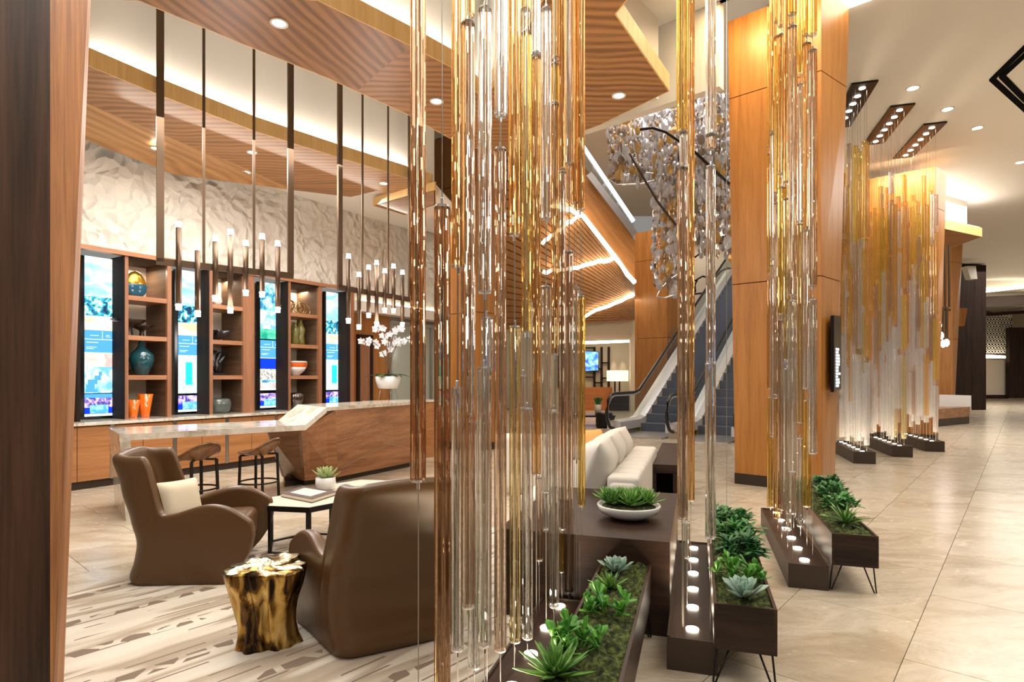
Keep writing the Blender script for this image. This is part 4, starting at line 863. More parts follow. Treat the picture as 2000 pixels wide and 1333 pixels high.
for kind, px, py, s, nl, lab in (('grass', 1652, 1025, .19, 46, 'spiky bright green grass tuft, farthest planter'), ('dark', 1640, 990, .19, 90, 'dark glossy succulent behind the grass tuft, farthest planter'), ('dark', 1625, 968, .19, 90, 'second dark succulent behind the grass tuft, farthest planter'), ('dark', 1612, 951, .19, 90, 'dark succulent at the far end of the farthest planter')):
    plant(kind, G(px, py, .40), s, lab, nl, False)

# ------------------------------------------------------------------ CONSOLE, BOWL, SECOND CONSOLE
def ubox(b, nr, du0, du1, dv, z0, z1, k=0):
    """box with near-right corner nr, extending -V by dv, along U from du0 to du1"""
    c = Vector((*nr, 0))+U*(du0+du1)/2-V*dv/2; b.box((c.x, c.y, (z0+z1)/2), (dv, abs(du1-du0), z1-z0), math.atan2(V.y, V.x), k)
t = thing('console_table', (.6, 3.9, 0), 'solid dark wooden console block behind the near planter, carrying the succulent bowl', 'console')
nr = (.877, 3.27+.28)
nr = (.877, 3.27)
b = MB(); ubox(b, nr, .0, 1.42, 1.0, 0, .49); b.build('body', M['dark'], t)
b = MB(); ubox(b, nr, -.004, 1.424, 1.004, .49, .53); b.build('top', M['dark'], t)
t = thing('console_table', (1.3, 7, 0), 'dark wooden console table with open shadowed front behind the white sofa', 'console')
nr2 = (1.72, 6.1)
b = MB(); ubox(b, nr2, 0, 2.1, .27, .44, .53); b.build('top', M['dark'], t)
b = MB(); ubox(b, nr2, 0, 2.1, .05, 0, .44); b.build('side_panel', M['dark'], t)
b = MB(); ubox(b, (nr2[0]-.22*V.x, nr2[1]-.22*V.y), 0, 2.1, .05, 0, .44); b.build('side_panel', M['dark'], t)
b = MB(); ubox(b, nr2, .5, .55, .26, 0, .44); b.build('back_panel', M['espresso'], t)
pb_ = G(1228, 1012, .53)
t = thing('succulent_bowl', (pb_.x, pb_.y, .53), 'wide shallow white bowl filled with green succulents on the console', 'bowl')
lathe('bowl', [(.07, 0), (.11, .005), (.185, .04), (.205, .085), (.20, .092), (.19, .085), (.12, .05)], (0, 0, 0), M['ceramic'], t, n=40, local=True)
b = MB(); b.lathe([(.19, .07), (.15, .085), (.02, .095)], n=20); b.build('moss', M['moss'], t, local=True)['kind'] = 'stuff'
random.seed(8)
for k, (x, y) in enumerate(((-.11, -.02), (.0, -.08), (.12, -.02), (-.04, .07), (.08, .08), (-.13, .06), (.02, .01))):
    s = .125; b = MB()
    for q in range(30): f = q/30; add_leaf(None, 'ros', (x, y, .095+.03*f), q*2.4, .1+1.15*f, s*(1-.45*f), b)
    b.build('rosette', M['agave'], t, local=True, smooth=True)

# ------------------------------------------------------------------ SOFA
t = thing('sofa', (.8, 5.8, 0), 'cream upholstered sofa with channel-tufted back behind the console', 'sofa')
bnr = (1.0, 4.70)
b = MB(); ubox(b, bnr, 0, 2.25, .235, .05, .60); o = b.build('back', M['fabric'], t); bev(o, .05, 4); smod(o)
for k in range(9):
    b = MB(); ubox(b, (bnr[0]+.012*V.x, bnr[1]+.012*V.y), .02+k*.247, .02+k*.247+.235, .26, .07, .64); o = b.build('tufted_channel', M['fabric'], t); bev(o, .035, 4); smod(o)
b = MB(); ubox(b, (bnr[0]-.26*V.x, bnr[1]-.26*V.y), 0, 2.2, .75, .08, .44); o = b.build('seat', M['fabric'], t); bev(o, .05, 3); smod(o)
b = MB(); ubox(b, (bnr[0]-.26*V.x, bnr[1]-.26*V.y), 2.0, 2.3, 1.6, .08, .74); o = b.build('return_back', M['fabric'], t); bev(o, .06, 4); smod(o)
def cushion(name, loc, sx, sy, sz, rot, mat, label=None, cat=None, parent=None, group=None, puff=1.0):
    n = 9; vs = []; fs = []
    for side in (1, -1):
        for i in range(n):
            for j in range(n):
                u, v = i/(n-1)*2-1, j/(n-1)*2-1
                e = ((1-u**4)*(1-v**4))**.45 if abs(u) < 1 and abs(v) < 1 else 0
                k = 1-.07*(u*u*(1-v*v)+v*v*(1-u*u)) if puff else 1
                pin = 1+.05*(u*u*v*v); vs.append((u*sx/2*pin*(1-.06*(1-v*v)*0), v*sy/2*pin, side*sz/2*e+.002*side))
    for s in range(2):
        for i in range(n-1):
            for j in range(n-1):
                a = s*n*n+i*n+j; q = (a, a+n, a+n+1, a+1); fs.append(q if s == 0 else q[::-1])
    per = [(i, 0) for i in range(n)]+[(n-1, j) for j in range(1, n)]+[(i, n-1) for i in range(n-2, -1, -1)]+[(0, j) for j in range(n-2, 0, -1)]
    for k in range(len(per)):
        a, b_ = per[k], per[(k+1) % len(per)]; fs.append((a[0]*n+a[1], n*n+a[0]*n+a[1], n*n+b_[0]*n+b_[1], b_[0]*n+b_[1]))
    o = mk(name, vs, fs, mat, parent, local=True, smooth=True); o.location = loc; o.rotation_euler = rot; sub(o, 1)
    if label: tag(o, label, cat, group)
    return o
for k, (a, zz) in enumerate(((.35, .62), (.98, .62), (1.6, .61))):
    c = Vector((*bnr, 0))+U*a-V*.42; cushion('sofa_cushion', (c.x, c.y, zz), .60, .62, .34, (0, R(-68), RU-math.pi/2), M['fabric'], ['large cream back cushion at the near end of the sofa', 'middle cream back cushion of the sofa', 'cream back cushion at the far end of the sofa'][k], 'cushion', group='sofa back cushions')
p = W(1150, 876, 6.6); cushion('throw_pillow', p, .42, .42, .16, (R(70), 0, .4), M['orange'], 'small orange throw pillow on the cream sofa', 'cushion')

# ------------------------------------------------------------------ ARMCHAIRS
def armchair(loc, rz, label):
    t = thing('armchair', loc, label, 'armchair', 'brown leather armchairs', rz=rz)
    # plan path of the shell from the near front arm round the back to the other arm
    path = []
    xs = [.42, .40, .34, .26, .16, .06, -.04, -.12, -.165, -.19, -.22, -.27]
    hw = .41; rc = .13
    for x in xs: path.append((x, -hw))
    for k in range(1, 7): a = k/7*math.pi/2; path.append((-.27-rc*math.sin(a)*.9, -hw+rc*(1-math.cos(a))))
    for y in (-.16, -.05, .05, .16): path.append((-.388, y))
    for k in range(6, 0, -1): a = k/7*math.pi/2; path.append((-.27-rc*math.sin(a)*.9, hw-rc*(1-math.cos(a))))
    for x in xs[::-1]: path.append((x, hw))
    def top(x, y):
        if x < -.18: return .90-.0*x+.02*(1-(y/hw)**2)
        pts = [(-.18, .52), (-.12, .50), (-.04, .51), (.06, .545), (.16, .57), (.26, .565), (.34, .53), (.42, .44)]
        for (a, h1), (c, h2) in zip(pts, pts[1:]):
            if a <= x <= c: return h1+(h2-h1)*(x-a)/(c-a)
        return .5
    def bx(z):
        pts = [(0, .36), (.04, .385), (.15, .34), (.30, .315), (.45, .36), (.65, .425), (.92, .50)]
        for (a, h1), (c, h2) in zip(pts, pts[1:]):
            if a <= z <= c: f = (z-a)/(c-a); f = f*f*(3-2*f); return h1+(h2-h1)*f
        return .50
    def fx(z):
        pts = [(0, .27), (.1, .37), (.22, .45), (.34, .475), (.45, .455), (.6, .38)]
        for (a, h1), (c, h2) in zip(pts, pts[1:]):
            if a <= z <= c: return h1+(h2-h1)*(z-a)/(c-a)
        return .38
    nz = 14; vs = []
    for x, y in path:
        h = top(x, y)
        for k in range(nz):
            z = h*(k/(nz-1)); X = x*fx(z)/.42 if x > 0 else x*bx(z)/.388
            yw = y*(.80+.25*(x+.39)/.81)*(1+.05*math.sin(min(1, z/.6)*math.pi)-.10*max(0, z-.45)/.45); 
            vs.append((X, yw, z))
    npth = len(path); fs = [(i*nz+k, (i+1)*nz+k, (i+1)*nz+k+1, i*nz+k+1) for i in range(npth-1) for k in range(nz-1)]
    o = mk('shell', vs, fs, M['leather'], t, local=True, smooth=True)
    m = o.modifiers.new('solid', 'SOLIDIFY'); m.thickness = .085; m.offset = 1; m.use_even_offset = False
    sub(o, 2)
    b = MB(); b.box((.08, 0, .30), (.60, .56, .22)); o = b.build('seat_cushion', M['leather'], t, local=True); bev(o, .06, 5); smod(o)
    b = MB(); b.box((.04, 0, .13), (.56, .52, .22)); o = b.build('seat_base', M['leather'], t, local=True); bev(o, .05, 4); smod(o)
    # seams follow the shell surface
    for ci in (12, npth-13):
        pts_ = [Vector(vs[ci*nz+k]) for k in range(1, nz-1)]; out = Vector((-.35, -1 if ci < npth/2 else 1, 0)).normalized()
        b = MB(); b.tube([p-out*.006 for p in pts_], .006, 5); b.build('seam', M['leather'], t, local=True, smooth=True)
    return t
armchair((-2.36, 4.42, 0), R(13), 'brown leather wing armchair holding a cream pillow, by the pale stone desk')
armchair((-.755, 3.42, 0), R(119), 'brown leather armchair seen from behind, next to the gilded stump table')
cushion('pillow', (-2.48, 4.40, .52), .31, .31, .14, (R(72), R(0), R(60)), M['pillow'], 'small cream pillow leaning in the farther armchair', 'pillow')

# ------------------------------------------------------------------ STUMP TABLE
t = thing('stump_table', (-1.32, 3.20, 0), 'gilded tree-root stump side table standing on the rug', 'side table')
def sf(a, z):
    w = 1+.15*math.cos(3*a+z*2.5+.6)-.13*abs(math.sin(3.5*a-z*2.5))+.05*math.cos(13*a+z*9)+.06
    return w
b = MB(); n = 84; prof = [(.155, 0), (.150, .02), (.135, .07), (.130, .13), (.138, .19), (.152, .25), (.17, .31), (.188, .37), (.20, .41), (.198, .425)]
b.lathe(prof, (0, 0, 0), n, 0, sf, cap=True); o = b.build('trunk', M['gold'], t, local=True, smooth=True)
mt = plain('gilded_top', (.78, .66, .44), .28, .8)
random.seed(4); b = MB(); vs = []; rings = 7
for i in range(rings):
    for j in range(n):
        a = j*2*math.pi/n; q = .197*sf(a, .43)*(1-i/rings*.98); vs.append((q*math.cos(a), q*math.sin(a), .424+.012*math.sin(a*5+i)*(i > 0)+(.006*math.cos(a*11+i*2) if i else 0)))
b.add(vs, [(i*n+j, i*n+(j+1) % n, (i+1)*n+(j+1) % n, (i+1)*n+j) for i in range(rings-1) for j in range(n)]+[tuple((rings-1)*n+j for j in range(n))]); b.build('top', mt, t, local=True, smooth=True)

# ------------------------------------------------------------------ HEXAGONAL TABLES
def hextable(cx_, cy_, rot, r, h, label):
    t = thing('side_table', (cx_, cy_, 0), label, 'side table', 'hexagonal tables', rz=rot)
    hexa = [(r*math.cos(k*math.pi/3), r*math.sin(k*math.pi/3)) for k in range(6)]
    b = MB(); b.prism([(x*.975, y*.975) for x, y in hexa], h-.02, h); b.build('stone_top', M['hexs'], t, local=True)
    b = MB()
    for k in range(6): b.bar((*hexa[k], h-.022), (*hexa[(k+1) % 6], h-.022), .008, .042)
    b.build('rim', M['black'], t, local=True)
    for k in range(6):
        x, y = hexa[k]; b = MB(); b.box((x*.95, y*.95, (h-.04)/2), (.034, .014, h-.04), k*math.pi/3+math.pi/2); b.build('leg', M['black'], t, local=True)
    b = MB()
    for k in range(6):
        a, c = hexa[k], hexa[(k+1) % 6]; b.bar((a[0]*.95, a[1]*.95, .012), (c[0]*.95, c[1]*.95, .012), .03, .02)
    b.build('base_ring', M['black'], t, local=True)
M['hexs'] = plain('pale_table_stone', (.78, .70, .58), .25)
hextable(-1.75, 5.06, R(-70), .365, .40, 'nearer hexagonal stone-topped table carrying the book')
hextable(-1.42, 5.66, R(-70), .365, .40, 'farther hexagonal stone-topped table carrying the potted succulent')
bk = [G(548.4, 971, .402), G(609, 983, .402), G(657, 967.5, .402), G(592, 957, .402)]
bc = sum(bk, Vector())/4
t = thing('book', bc, 'thick flat book with dark border and white centre lying on the hexagonal table', 'book')
slab('page_block', [bc+(p-bc)*.97 for p in bk], (0, 0, .030), M['hexs'], t)
slab('cover', [p+Vector((0, 0, .030)) for p in bk], (0, 0, .004), plain('book_cover', (.09, .045, .04), .5), t)
slab('back_cover', [p+Vector((0, 0, .0)) for p in bk], (0, 0, .003), plain('book_cover2', (.09, .045, .04), .5), t)
slab('cover_panel', [bc+(p-bc)*.66+Vector((0, 0, .034)) for p in bk], (0, 0, .0012), M['ceramic'], t)
pp = G(636, 957, .402)
t = thing('potted_succulent', pp, 'pale green rosette succulent in a white pot on the farther hexagonal table', 'potted plant')
lathe('pot', [(.065, 0), (.078, .012), (.092, .06), (.088, .115), (.078, .118), (.076, .09)], (0, 0, 0), M['ceramic'], t, n=28, local=True)
random.seed(2)
for k in range(34): f = k/34; add_leaf(t, 'pale', (0, 0, .105+.035*f), k*2.39996, .1+1.2*f, .15*(1-.62*f))

# ------------------------------------------------------------------ RUG
rc_, rr_ = Vector((-.60, 3.22)), 2.43; pts = []
bl = Vector((bases[0][0][0]-.01, bases[0][0][1])); Vn = Vector((V.x, V.y)); Un = Vector((U.x, U.y))
for k in range(96):
    a = k/96*2*math.pi; p = rc_+Vector((math.cos(a), math.sin(a)))*rr_; e = (p-bl).dot(Vn)
    if e > -.02: 
        p = p-Vn*(e+.02)
    if p.y > .35: pts.append((p.x, p.y))
rg_ = prism('rug', pts, .0005, .011, M['rug']); tag(rg_, 'round beige rug with broken brown stripes under the armchairs', 'rug')

# ------------------------------------------------------------------ STOOLS
m_seat = wood('stool_walnut', (.14, .06, .025), (.30, .14, .06), grain=(1, 0, 0), rough=.25, coat=.3)
def stool(x, y, rz, label):
    t = thing('bar_stool', (x, y, 0), label, 'stool', 'walnut bar stools', rz=rz); n = 40; vs = []; fs = []; rings = 9; R0 = .225
    for side in (0, 1):
        for i in range(rings):
            u = i/(rings-1)
            for j in range(n):
                a = j*2*math.pi/n; q = R0*u*(1-.06*math.cos(2*a)); lip = max(0, math.cos(a))**1.0; z = .60-.02*(1-u*u)+.165*lip**1.3*max(0, u-.35)**1.5/.52+.012*abs(math.sin(a))*u**3
                vs.append((q*math.cos(a)*(1+.1*lip*u), q*math.sin(a), z-(.024 if side else 0)*(1-.4*u)))
    for s in range(2):
        o_ = s*rings*n
        for i in range(rings-1):
            for j in range(n): q = (o_+i*n+j, o_+i*n+(j+1) % n, o_+(i+1)*n+(j+1) % n, o_+(i+1)*n+j); fs.append(q[::-1] if not s else q)
    for j in range(n): fs.append(((rings-1)*n+j, (rings-1)*n+(j+1) % n, rings*n+(rings-1)*n+(j+1) % n, rings*n+(rings-1)*n+j))
    mk('seat', vs, fs, m_seat, t, local=True, smooth=True)
    for k in range(4):
        a = k*math.pi/2+math.pi/4; ca, sa = math.cos(a), math.sin(a); b = MB()
        b.bar((.195*ca, .195*sa, .565), (.215*ca, .215*sa, .01), .018, .028); b.bar((.04*ca, .04*sa, .57), (.20*ca, .20*sa, .565), .018, .02); b.build('leg', M['black'], t, local=True)
    b = MB(); b.tube([(.208*math.cos(k*math.pi/14), .208*math.sin(k*math.pi/14), .26) for k in range(28)], .010, 6, close=True); b.build('foot_ring', M['black'], t, local=True, smooth=True)
    b = MB()
    for a in (math.pi/4, 3*math.pi/4): b.bar((.215*math.cos(a), .215*math.sin(a), .02), (-.215*math.cos(a), -.215*math.sin(a), .02), .024, .016)
    b.build('base_cross', M['black'], t, local=True)
stool(-2.87, 6.68, R(-12), 'walnut bar stool beside the walnut end of the reception desk')
stool(-3.36, 6.27, R(-30), 'walnut bar stool partly hidden behind the armchair')

# ------------------------------------------------------------------ RECEPTION DESK
dd = Vector((.773, .635, 0)); dn = Vector((.635, -.773, 0))
fl = Vector((-3.946, 5.917, 0)); bl_ = fl-dn*1.0
t = thing('reception_desk', (-2.6, 7.3, 0), 'long reception desk of pale marble stepping up to a walnut-clad counter', 'desk')
zl, zh, th = .867, 1.07, .065
def dp(s, d): return fl+dd*s-dn*d
# marble ribbon: low top, ramp, high top
def ribbon(sec, d0, d1, th_, name):
    for i in range(len(sec)-1):
        (s0, z0), (s1, z1) = sec[i], sec[i+1]
        a, b_, c, d = dp(s0, d0), dp(s1, d0), dp(s1, d1), dp(s0, d1)
        vs = [Vector((p.x, p.y, z)) for p, z in ((a, z0-th_), (b_, z1-th_), (c, z1-th_), (d, z0-th_), (a, z0), (b_, z1), (c, z1), (d, z0))]
        mk(name, vs, BF, M['marble'], t)
ribbon([(0, zl), (1.88, zl), (2.14, zh)], 0, 1.0, th, 'marble_top')
q0, q1 = dp(2.14, 0), dp(2.14, .95)
e0_ = Vector(((815-1000)/F*9.25, 9.25, 0)); 
e0_ = Vector((*zpt(850, 734-.1, 1.07)[:2], 0)) if False else Vector((-1.38, 9.25, 0)); 
e1_ = e0_+(q1-q0)*.75
vs = [Vector((p.x, p.y, z)) for z in (zh-.045, zh) for p in (q0, e0_, e1_, q1)]
mk('marble_top', vs, BF, M['marble'], t)
# leaning waterfall leg
tl0, tl1 = dp(0, 0), dp(0, 1.0); bt1 = Vector((-4.475, 6.64, 0)); bt0 = bt1+dn*.95+dd*.0
vs = []
for p, z in ((bt0, 0), (bt0+dd*.09, 0), (bt1+dd*.09, 0), (bt1, 0), (tl0, zl-.0), (tl0+dd*.09, zl), (tl1+dd*.09, zl), (tl1, zl)): vs.append(Vector((p.x, p.y, z-(.001 if z else 0))))
mk('waterfall_leg', vs, BF, M['marble'], t)
# walnut body: leaning facets
bA = G(555, 940); bB = G(596, 949); bC = G(660.6, 942); bD = G(801.6, 912.7); bD2 = Vector((-1.62, 9.7, 0))
tA, tB = dp(1.52, .28), dp(1.84, .03); tC = q0+(e0_-q0)*.08-dn*.03; tD = e0_-dn*.03
bA, bB, bC, bD = [Vector((p.x, p.y, 0)) for p in (bA, bB, bC, bD)]
back0, back1 = dp(1.9, .9), e1_
kk_ = .075
def lift(b0, t0, z, zt): f = z/zt; return Vector((b0.x+(t0.x-b0.x)*f, b0.y+(t0.y-b0.y)*f, z))
panels = [(bA, bB, tA, tB, zl-th, zl-th), (bB, bC, tB, tC, zl-th, zh-.045), (bC, bD, tC, tD, zh-.045, zh-.045)]
for (p0, p1, t0, t1, h0, h1) in panels:
    a = lift(p0, t0, kk_, h0); b_ = lift(p1, t1, kk_, h1); c = Vector((t1.x, t1.y, h1)); d = Vector((t0.x, t0.y, h0)); off = -dn*.05
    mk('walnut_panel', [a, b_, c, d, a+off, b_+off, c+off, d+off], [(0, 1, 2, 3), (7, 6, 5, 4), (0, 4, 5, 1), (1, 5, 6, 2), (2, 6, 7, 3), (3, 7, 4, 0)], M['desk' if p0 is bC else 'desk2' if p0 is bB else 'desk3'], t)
# fill triangle under the ramp
a, b_, c = Vector((tB.x, tB.y, zl-th)), Vector((*dp(2.13, .02).xy, zh-th)), Vector((tC.x, tC.y, zh-.045))
prism('kick_board', [tuple((p-dn*.03).xy) for p in (bA, bB, bC, bD)]+[tuple(bD2.xy), tuple(dp(1.9, .8).xy)], 0, kk_, M['plinth'], t)
prism('inner_carcass', [tuple((p-dn*.10).xy) for p in (bB, bC, bD)]+[tuple(bD2.xy), tuple(dp(2.0, .85).xy)], kk_, zl-th-.01, M['espresso'], t)
# inlaid metal lines on the long panel
def onpan(px, py):
    # intersect image ray with the plane of the long panel
    a = lift(bC, tC, kk_, zh-.045); b_ = lift(bD, tD, kk_, zh-.045); c = Vector((tC.x, tC.y, zh-.045)); n_ = (b_-a).cross(c-a); ray = Vector(((px-CX)/F, 1, -(py-HY)/F)); k = n_.dot(a-Vector((0, 0, H)))/n_.dot(ray); return Vector((0, 0, H))+ray*k
for a, b_ in (((664, 916), (757, 867)), ((757, 867), (801, 841)), ((757, 867), (801, 876))):
    p0, p1 = onpan(*a), onpan(*b_); bar('metal_inlay', p0+dn*.002, p1+dn*.002, .006, .006, M['strip'], t)
# second desk element behind + orchid
t = thing('back_counter', (-2.1, 9.0, 0), 'narrow pale counter ledge behind the raised desk under the orchid', 'counter')
pa = Vector((*zpt(718, 735.9, 1.4)[:2], 0)) if False else None
oc = W(758, 782, 10.4)
box('ledge', (oc.x+.25, oc.y, oc.z-.02), (1.3, .45, .04), M['marble'], t, rz=.75); box('cabinet', (oc.x+.25, oc.y, (oc.z-.04)/2), (1.2, .40, oc.z-.04), M['cab'], t, rz=.75)
ob = Vector((oc.x-.0, oc.y, oc.z))
t = thing('potted_orchid', ob, 'white orchid in a white bowl on a wire stand, on the raised reception counter', 'potted plant')
b = MB()
for k in range(4): a = k*math.pi/2+.5; b.tube([(.17*math.cos(a), .17*math.sin(a), .005), (.13*math.cos(a), .13*math.sin(a), .22)], .006, 5)
b.tube([(.13*math.cos(k*.524), .13*math.sin(k*.524), .215) for k in range(12)], .006, 5, close=True); b.build('wire_stand', M['strip'], t, local=True, smooth=True)
lathe('bowl', [(.09, .20), (.17, .205), (.215, .33), (.225, .42), (.21, .42), (.19, .36)], (0, 0, 0), M['ceramic'], t, n=28, local=True)
random.seed(6)
mg = plain('orchid_leaf', (.05, .12, .04), .35); me_l = leafmesh('leaf', .34, .07, .01, mg, curl=-.6, tip=0, base=.5)
for k in range(6):
    o = bpy.data.objects.new('leaf', me_l); COL.objects.link(o); o.parent = t; o.location = (0, 0, .42); o.rotation_euler = (0, -.5, k*1.05+.3)
mst = plain('orchid_stem', (.12, .07, .03), .6); mpet = plain('orchid_petal', (.86, .83, .84), .6)
pet = []
for k, (ax, top_, ln_) in enumerate(((-1, .62, .42), (-.7, .88, .26), (1, .66, .40), (.7, .85, .30))):
    pts_ = [(0, 0, .42)]
    for q in range(1, 8): u = q/7; pts_.append((ax*ln_*u**1.8, (k-1.5)*.04*u, .42+top_*math.sin(u*1.75)))
    b = MB(); b.tube(pts_, .007, 5); b.build('stem', mst, t, local=True, smooth=True)
    for q in range(3, 8):
        for rep in range(2):
            p = Vector(pts_[q])+Vector((random.uniform(-.05, .05), random.uniform(-.06, .06), random.uniform(-.05, .03))); b = MB()
            for f in range(5):
                a = f*1.2566+random.random()*.3; d = Vector((math.cos(a), -.25, math.sin(a))); s_ = Vector((-math.sin(a), 0, math.cos(a))); b.add([p, p+d*.03+s_*.03, p+d*.065, p+d*.03-s_*.03, p+d*.03+Vector((0, .012, 0))], [(0, 1, 2, 4), (0, 4, 2, 3), (0, 3, 2, 1)])
            b.build('flower', mpet, t, local=True)
b = MB()
for k in range(5): b.tube([(0, 0, .42), (.05*math.sin(k*2), .03, .7), (.14*math.sin(k*1.7), .02, .95), (.10*math.sin(k*2.3), .03, 1.25)], .005, 5)
b.build('willow_twigs', mst, t, local=True, smooth=True)

# ------------------------------------------------------------------ PENDANTS
def pendant(P0, P1, zr, thin, tubes, label, lab2):
    d = (P1-P0).normalized(); t = thing('pendant_light', ((P0.x+P1.x)/2, (P0.y+P1.y)/2, zr), label, 'pendant light', 'bronze frame pendants')
    w = .075
    b = MB(); b.bar(P0+Vector((0, 0, zr)), P1+Vector((0, 0, zr)), .03, .075); b.build('rail', M['frame'], t)
    for p in (P0+d*.035, P1-d*.035):
        b = MB(); c = p+Vector((0, 0, (zr+ZC)/2)); b.box(c, (w, .03, ZC-zr), math.atan2(d.y, d.x)); b.build('hanger_bar', M['frame'], t)
    for px in thin:
        r_ = (px-1000)/F; k = (r_*P0.y-P0.x)/(d.x-r_*d.y); p = P0+d*k; b = MB(); b.box(p+Vector((0, 0, (zr+ZC)/2)), (.03, .012, ZC-zr), math.atan2(d.y, d.x)); b.build('thin_hanger', M['frame'], t)
    side = 1
    for px, yt, yb in tubes:
        r_ = (px-1000)/F; k = (r_*P0.y-P0.x)/(d.x-r_*d.y); p = P0+d*k+Vector((d.y, -d.x, 0))*.045; Y = p.y; p.x = r_*Y
        zt, zb = H-(yt-HY)/F*Y, H-(yb-HY)/F*Y; r = .030
        b = MB(); b.lathe([(r, zb+.07), (r, zt-.07)], (p.x, p.y, 0), 14); b.build('light_tube', M['frame'], t, smooth=True)
        for z0, z1, s in ((zb, zb+.07, 1), (zt-.07, zt, -1)):
            b = MB(); b.lathe([(r*1.04, z0), (r*1.04, z1)], (p.x, p.y, 0), 14); b.build('acrylic_tip', M['acrylic'], t)
            zz = zb+.055 if s == 1 else zt-.055
            b = MB(); b.lathe([(r*.3, zz-.02), (r*1.12, zz-.008), (r*1.12, zz+.008), (r*.3, zz+.02)], (p.x, p.y, 0), 10); b.build('bulb', M['bulb'], t)
    cn = (P0+P1)/2
    light('pendant_glow', (cn.x, cn.y, zr-.55), 30, .25, kind='POINT', col=(1, .92, .88))
    light('pendant_glow', (cn.x, cn.y, zr+.45), 18, .25, kind='POINT', col=(1, .92, .88))
D0 = Vector((-4.3, 6.28, 0))
pendant(D0+dd*.44, D0+dd*1.95, 2.735, (398, 496), [(349, 433, 606), (386, 478, 619), (420.5, 461, 589), (450, 448, 612), (480, 470, 578), (512, 457, 581), (542.5, 471, 611)], 'bronze frame pendant with seven lit tubes above the low marble desk', '')
pendant(Vector((-2.377, 8.04, 0)), Vector((-1.60, 9.37, 0)), 2.67, (708, 758), [(680.5, 496, 632), (701, 532, 644), (720, 518, 621), (735.6, 509, 638), (751.4, 525, 611), (768.6, 516, 612), (786, 528, 639)], 'bronze frame pendant with seven lit tubes above the raised counter', '')
# ------------------------------------------------------------------ ESCALATORS
E = Vector((.571, .821, 0)).normalized(); EN = Vector((.821, -.571, 0)).normalized()
E0 = Vector((2.38, 14.4, 0))
def ep(o, a, z): return E0+EN*o+E*a+Vector((0, 0, z))
TS, TE = 1.75, 11.1; SL = .577
def dz(a): return 0 if a < TS else (a-TS)*SL if a < TE else (TE-TS)*SL
m_band = plain('escalator_deck', (.80, .80, .84), .35, .35); m_step = plain('step_grey', (.13, .15, .20), .5, .3); m_yel = plain('yellow_edge', (.55, .36, .02), .5); m_rub = plain('handrail_rubber', (.010, .010, .012), .35)
m_clad = plain('escalator_cladding', (.45, .38, .30), .4, .3)
def balustrade(o, parent):
    A_s = [.25+i*.25 for i in range(6)]+[TS+.1+i*(TE-TS-.2)/14 for i in range(15)]+[TE+.1, TE+.8, TE+1.6]
    # glass
    b = MB(); lo = [ep(o, .12, .42)]+[ep(o, a, .30+dz(a)) for a in A_s]; hi = [ep(o, .0, .80)]+[ep(o, a, .97+dz(a)) for a in A_s]
    nose = [ep(o, .02, .42), ep(o, -.06, .60), ep(o, .0, .82), ep(o, .12, .93), ep(o, .25, .97)]
    n = len(A_s)
    for i in range(n-1):
        a, b_, c, d = ep(o, A_s[i], .30+dz(A_s[i])), ep(o, A_s[i+1], .30+dz(A_s[i+1])), ep(o, A_s[i+1], .97+dz(A_s[i+1])), ep(o, A_s[i], .97+dz(A_s[i]))
        b.add([a, b_, c, d], [(0, 1, 2, 3)])
    b.add([ep(o, .25, .30), ep(o, .25, .97)]+nose[::-1][1:]+[ep(o, .10, .33)], [tuple(range(7))]); b.build('glass_panel', M['pane'], parent)
    rail = [ep(o, .25, .16), ep(o, .02, .22), ep(o, -.12, .40), ep(o, -.15, .62), ep(o, -.06, .86), ep(o, .10, .99), ep(o, .30, 1.03)]+[ep(o, a, 1.03+dz(a)) for a in A_s[2:]]
    b = MB(); b.tube(rail, .04, 8); b.build('handrail', m_rub, parent, smooth=True)
    rail2 = [ep(o, .04, .34), ep(o, -.07, .45), ep(o, -.09, .62), ep(o, -.01, .82), ep(o, .12, .93), ep(o, .30, .975)]+[ep(o, a, .975+dz(a)) for a in A_s[2:]]
    b = MB(); b.tube(rail2, .018, 6); b.build('rail_profile', m_band, parent, smooth=True)
    b = MB()
    for s, w, z0, z1, mt_ in ((0, .36, .12, .36, m_band),):
        for i in range(n-1):
            a0, a1 = A_s[i], A_s[i+1]; vs = []
            for a in (a0, a1):
                for (oo, zz) in ((-w/2, z0), (w/2, z0), (w/2, z1-.03), (.03, z1+.01), (-.03, z1+.01), (-w/2, z1-.03)): vs.append(ep(o+oo, a, zz+dz(a)))
            b.add(vs, [(k, (k+1) % 6, 6+(k+1) % 6, 6+k) for k in range(6)]+[tuple(range(6))[::-1], tuple(range(6, 12))])
        b.build('deck_band', m_band, parent)
    b = MB()
    for i in range(n-1):
        a0, a1 = A_s[i], A_s[i+1]; vs = []
        for a in (a0, a1):
            for (oo, zz) in ((-.11, -.45 if a > TS+.6 else 0), (.11, -.45 if a > TS+.6 else 0), (.11, .16), (-.11, .16)): vs.append(ep(o+oo, a, max(0.0, zz+dz(a)) if zz < .1 else zz+dz(a)))
        b.add(vs, [(k, (k+1) % 4, 4+(k+1) % 4, 4+k) for k in range(4)]+[(3, 2, 1, 0), (4, 5, 6, 7)])
    b.build('skirt', m_clad, parent)
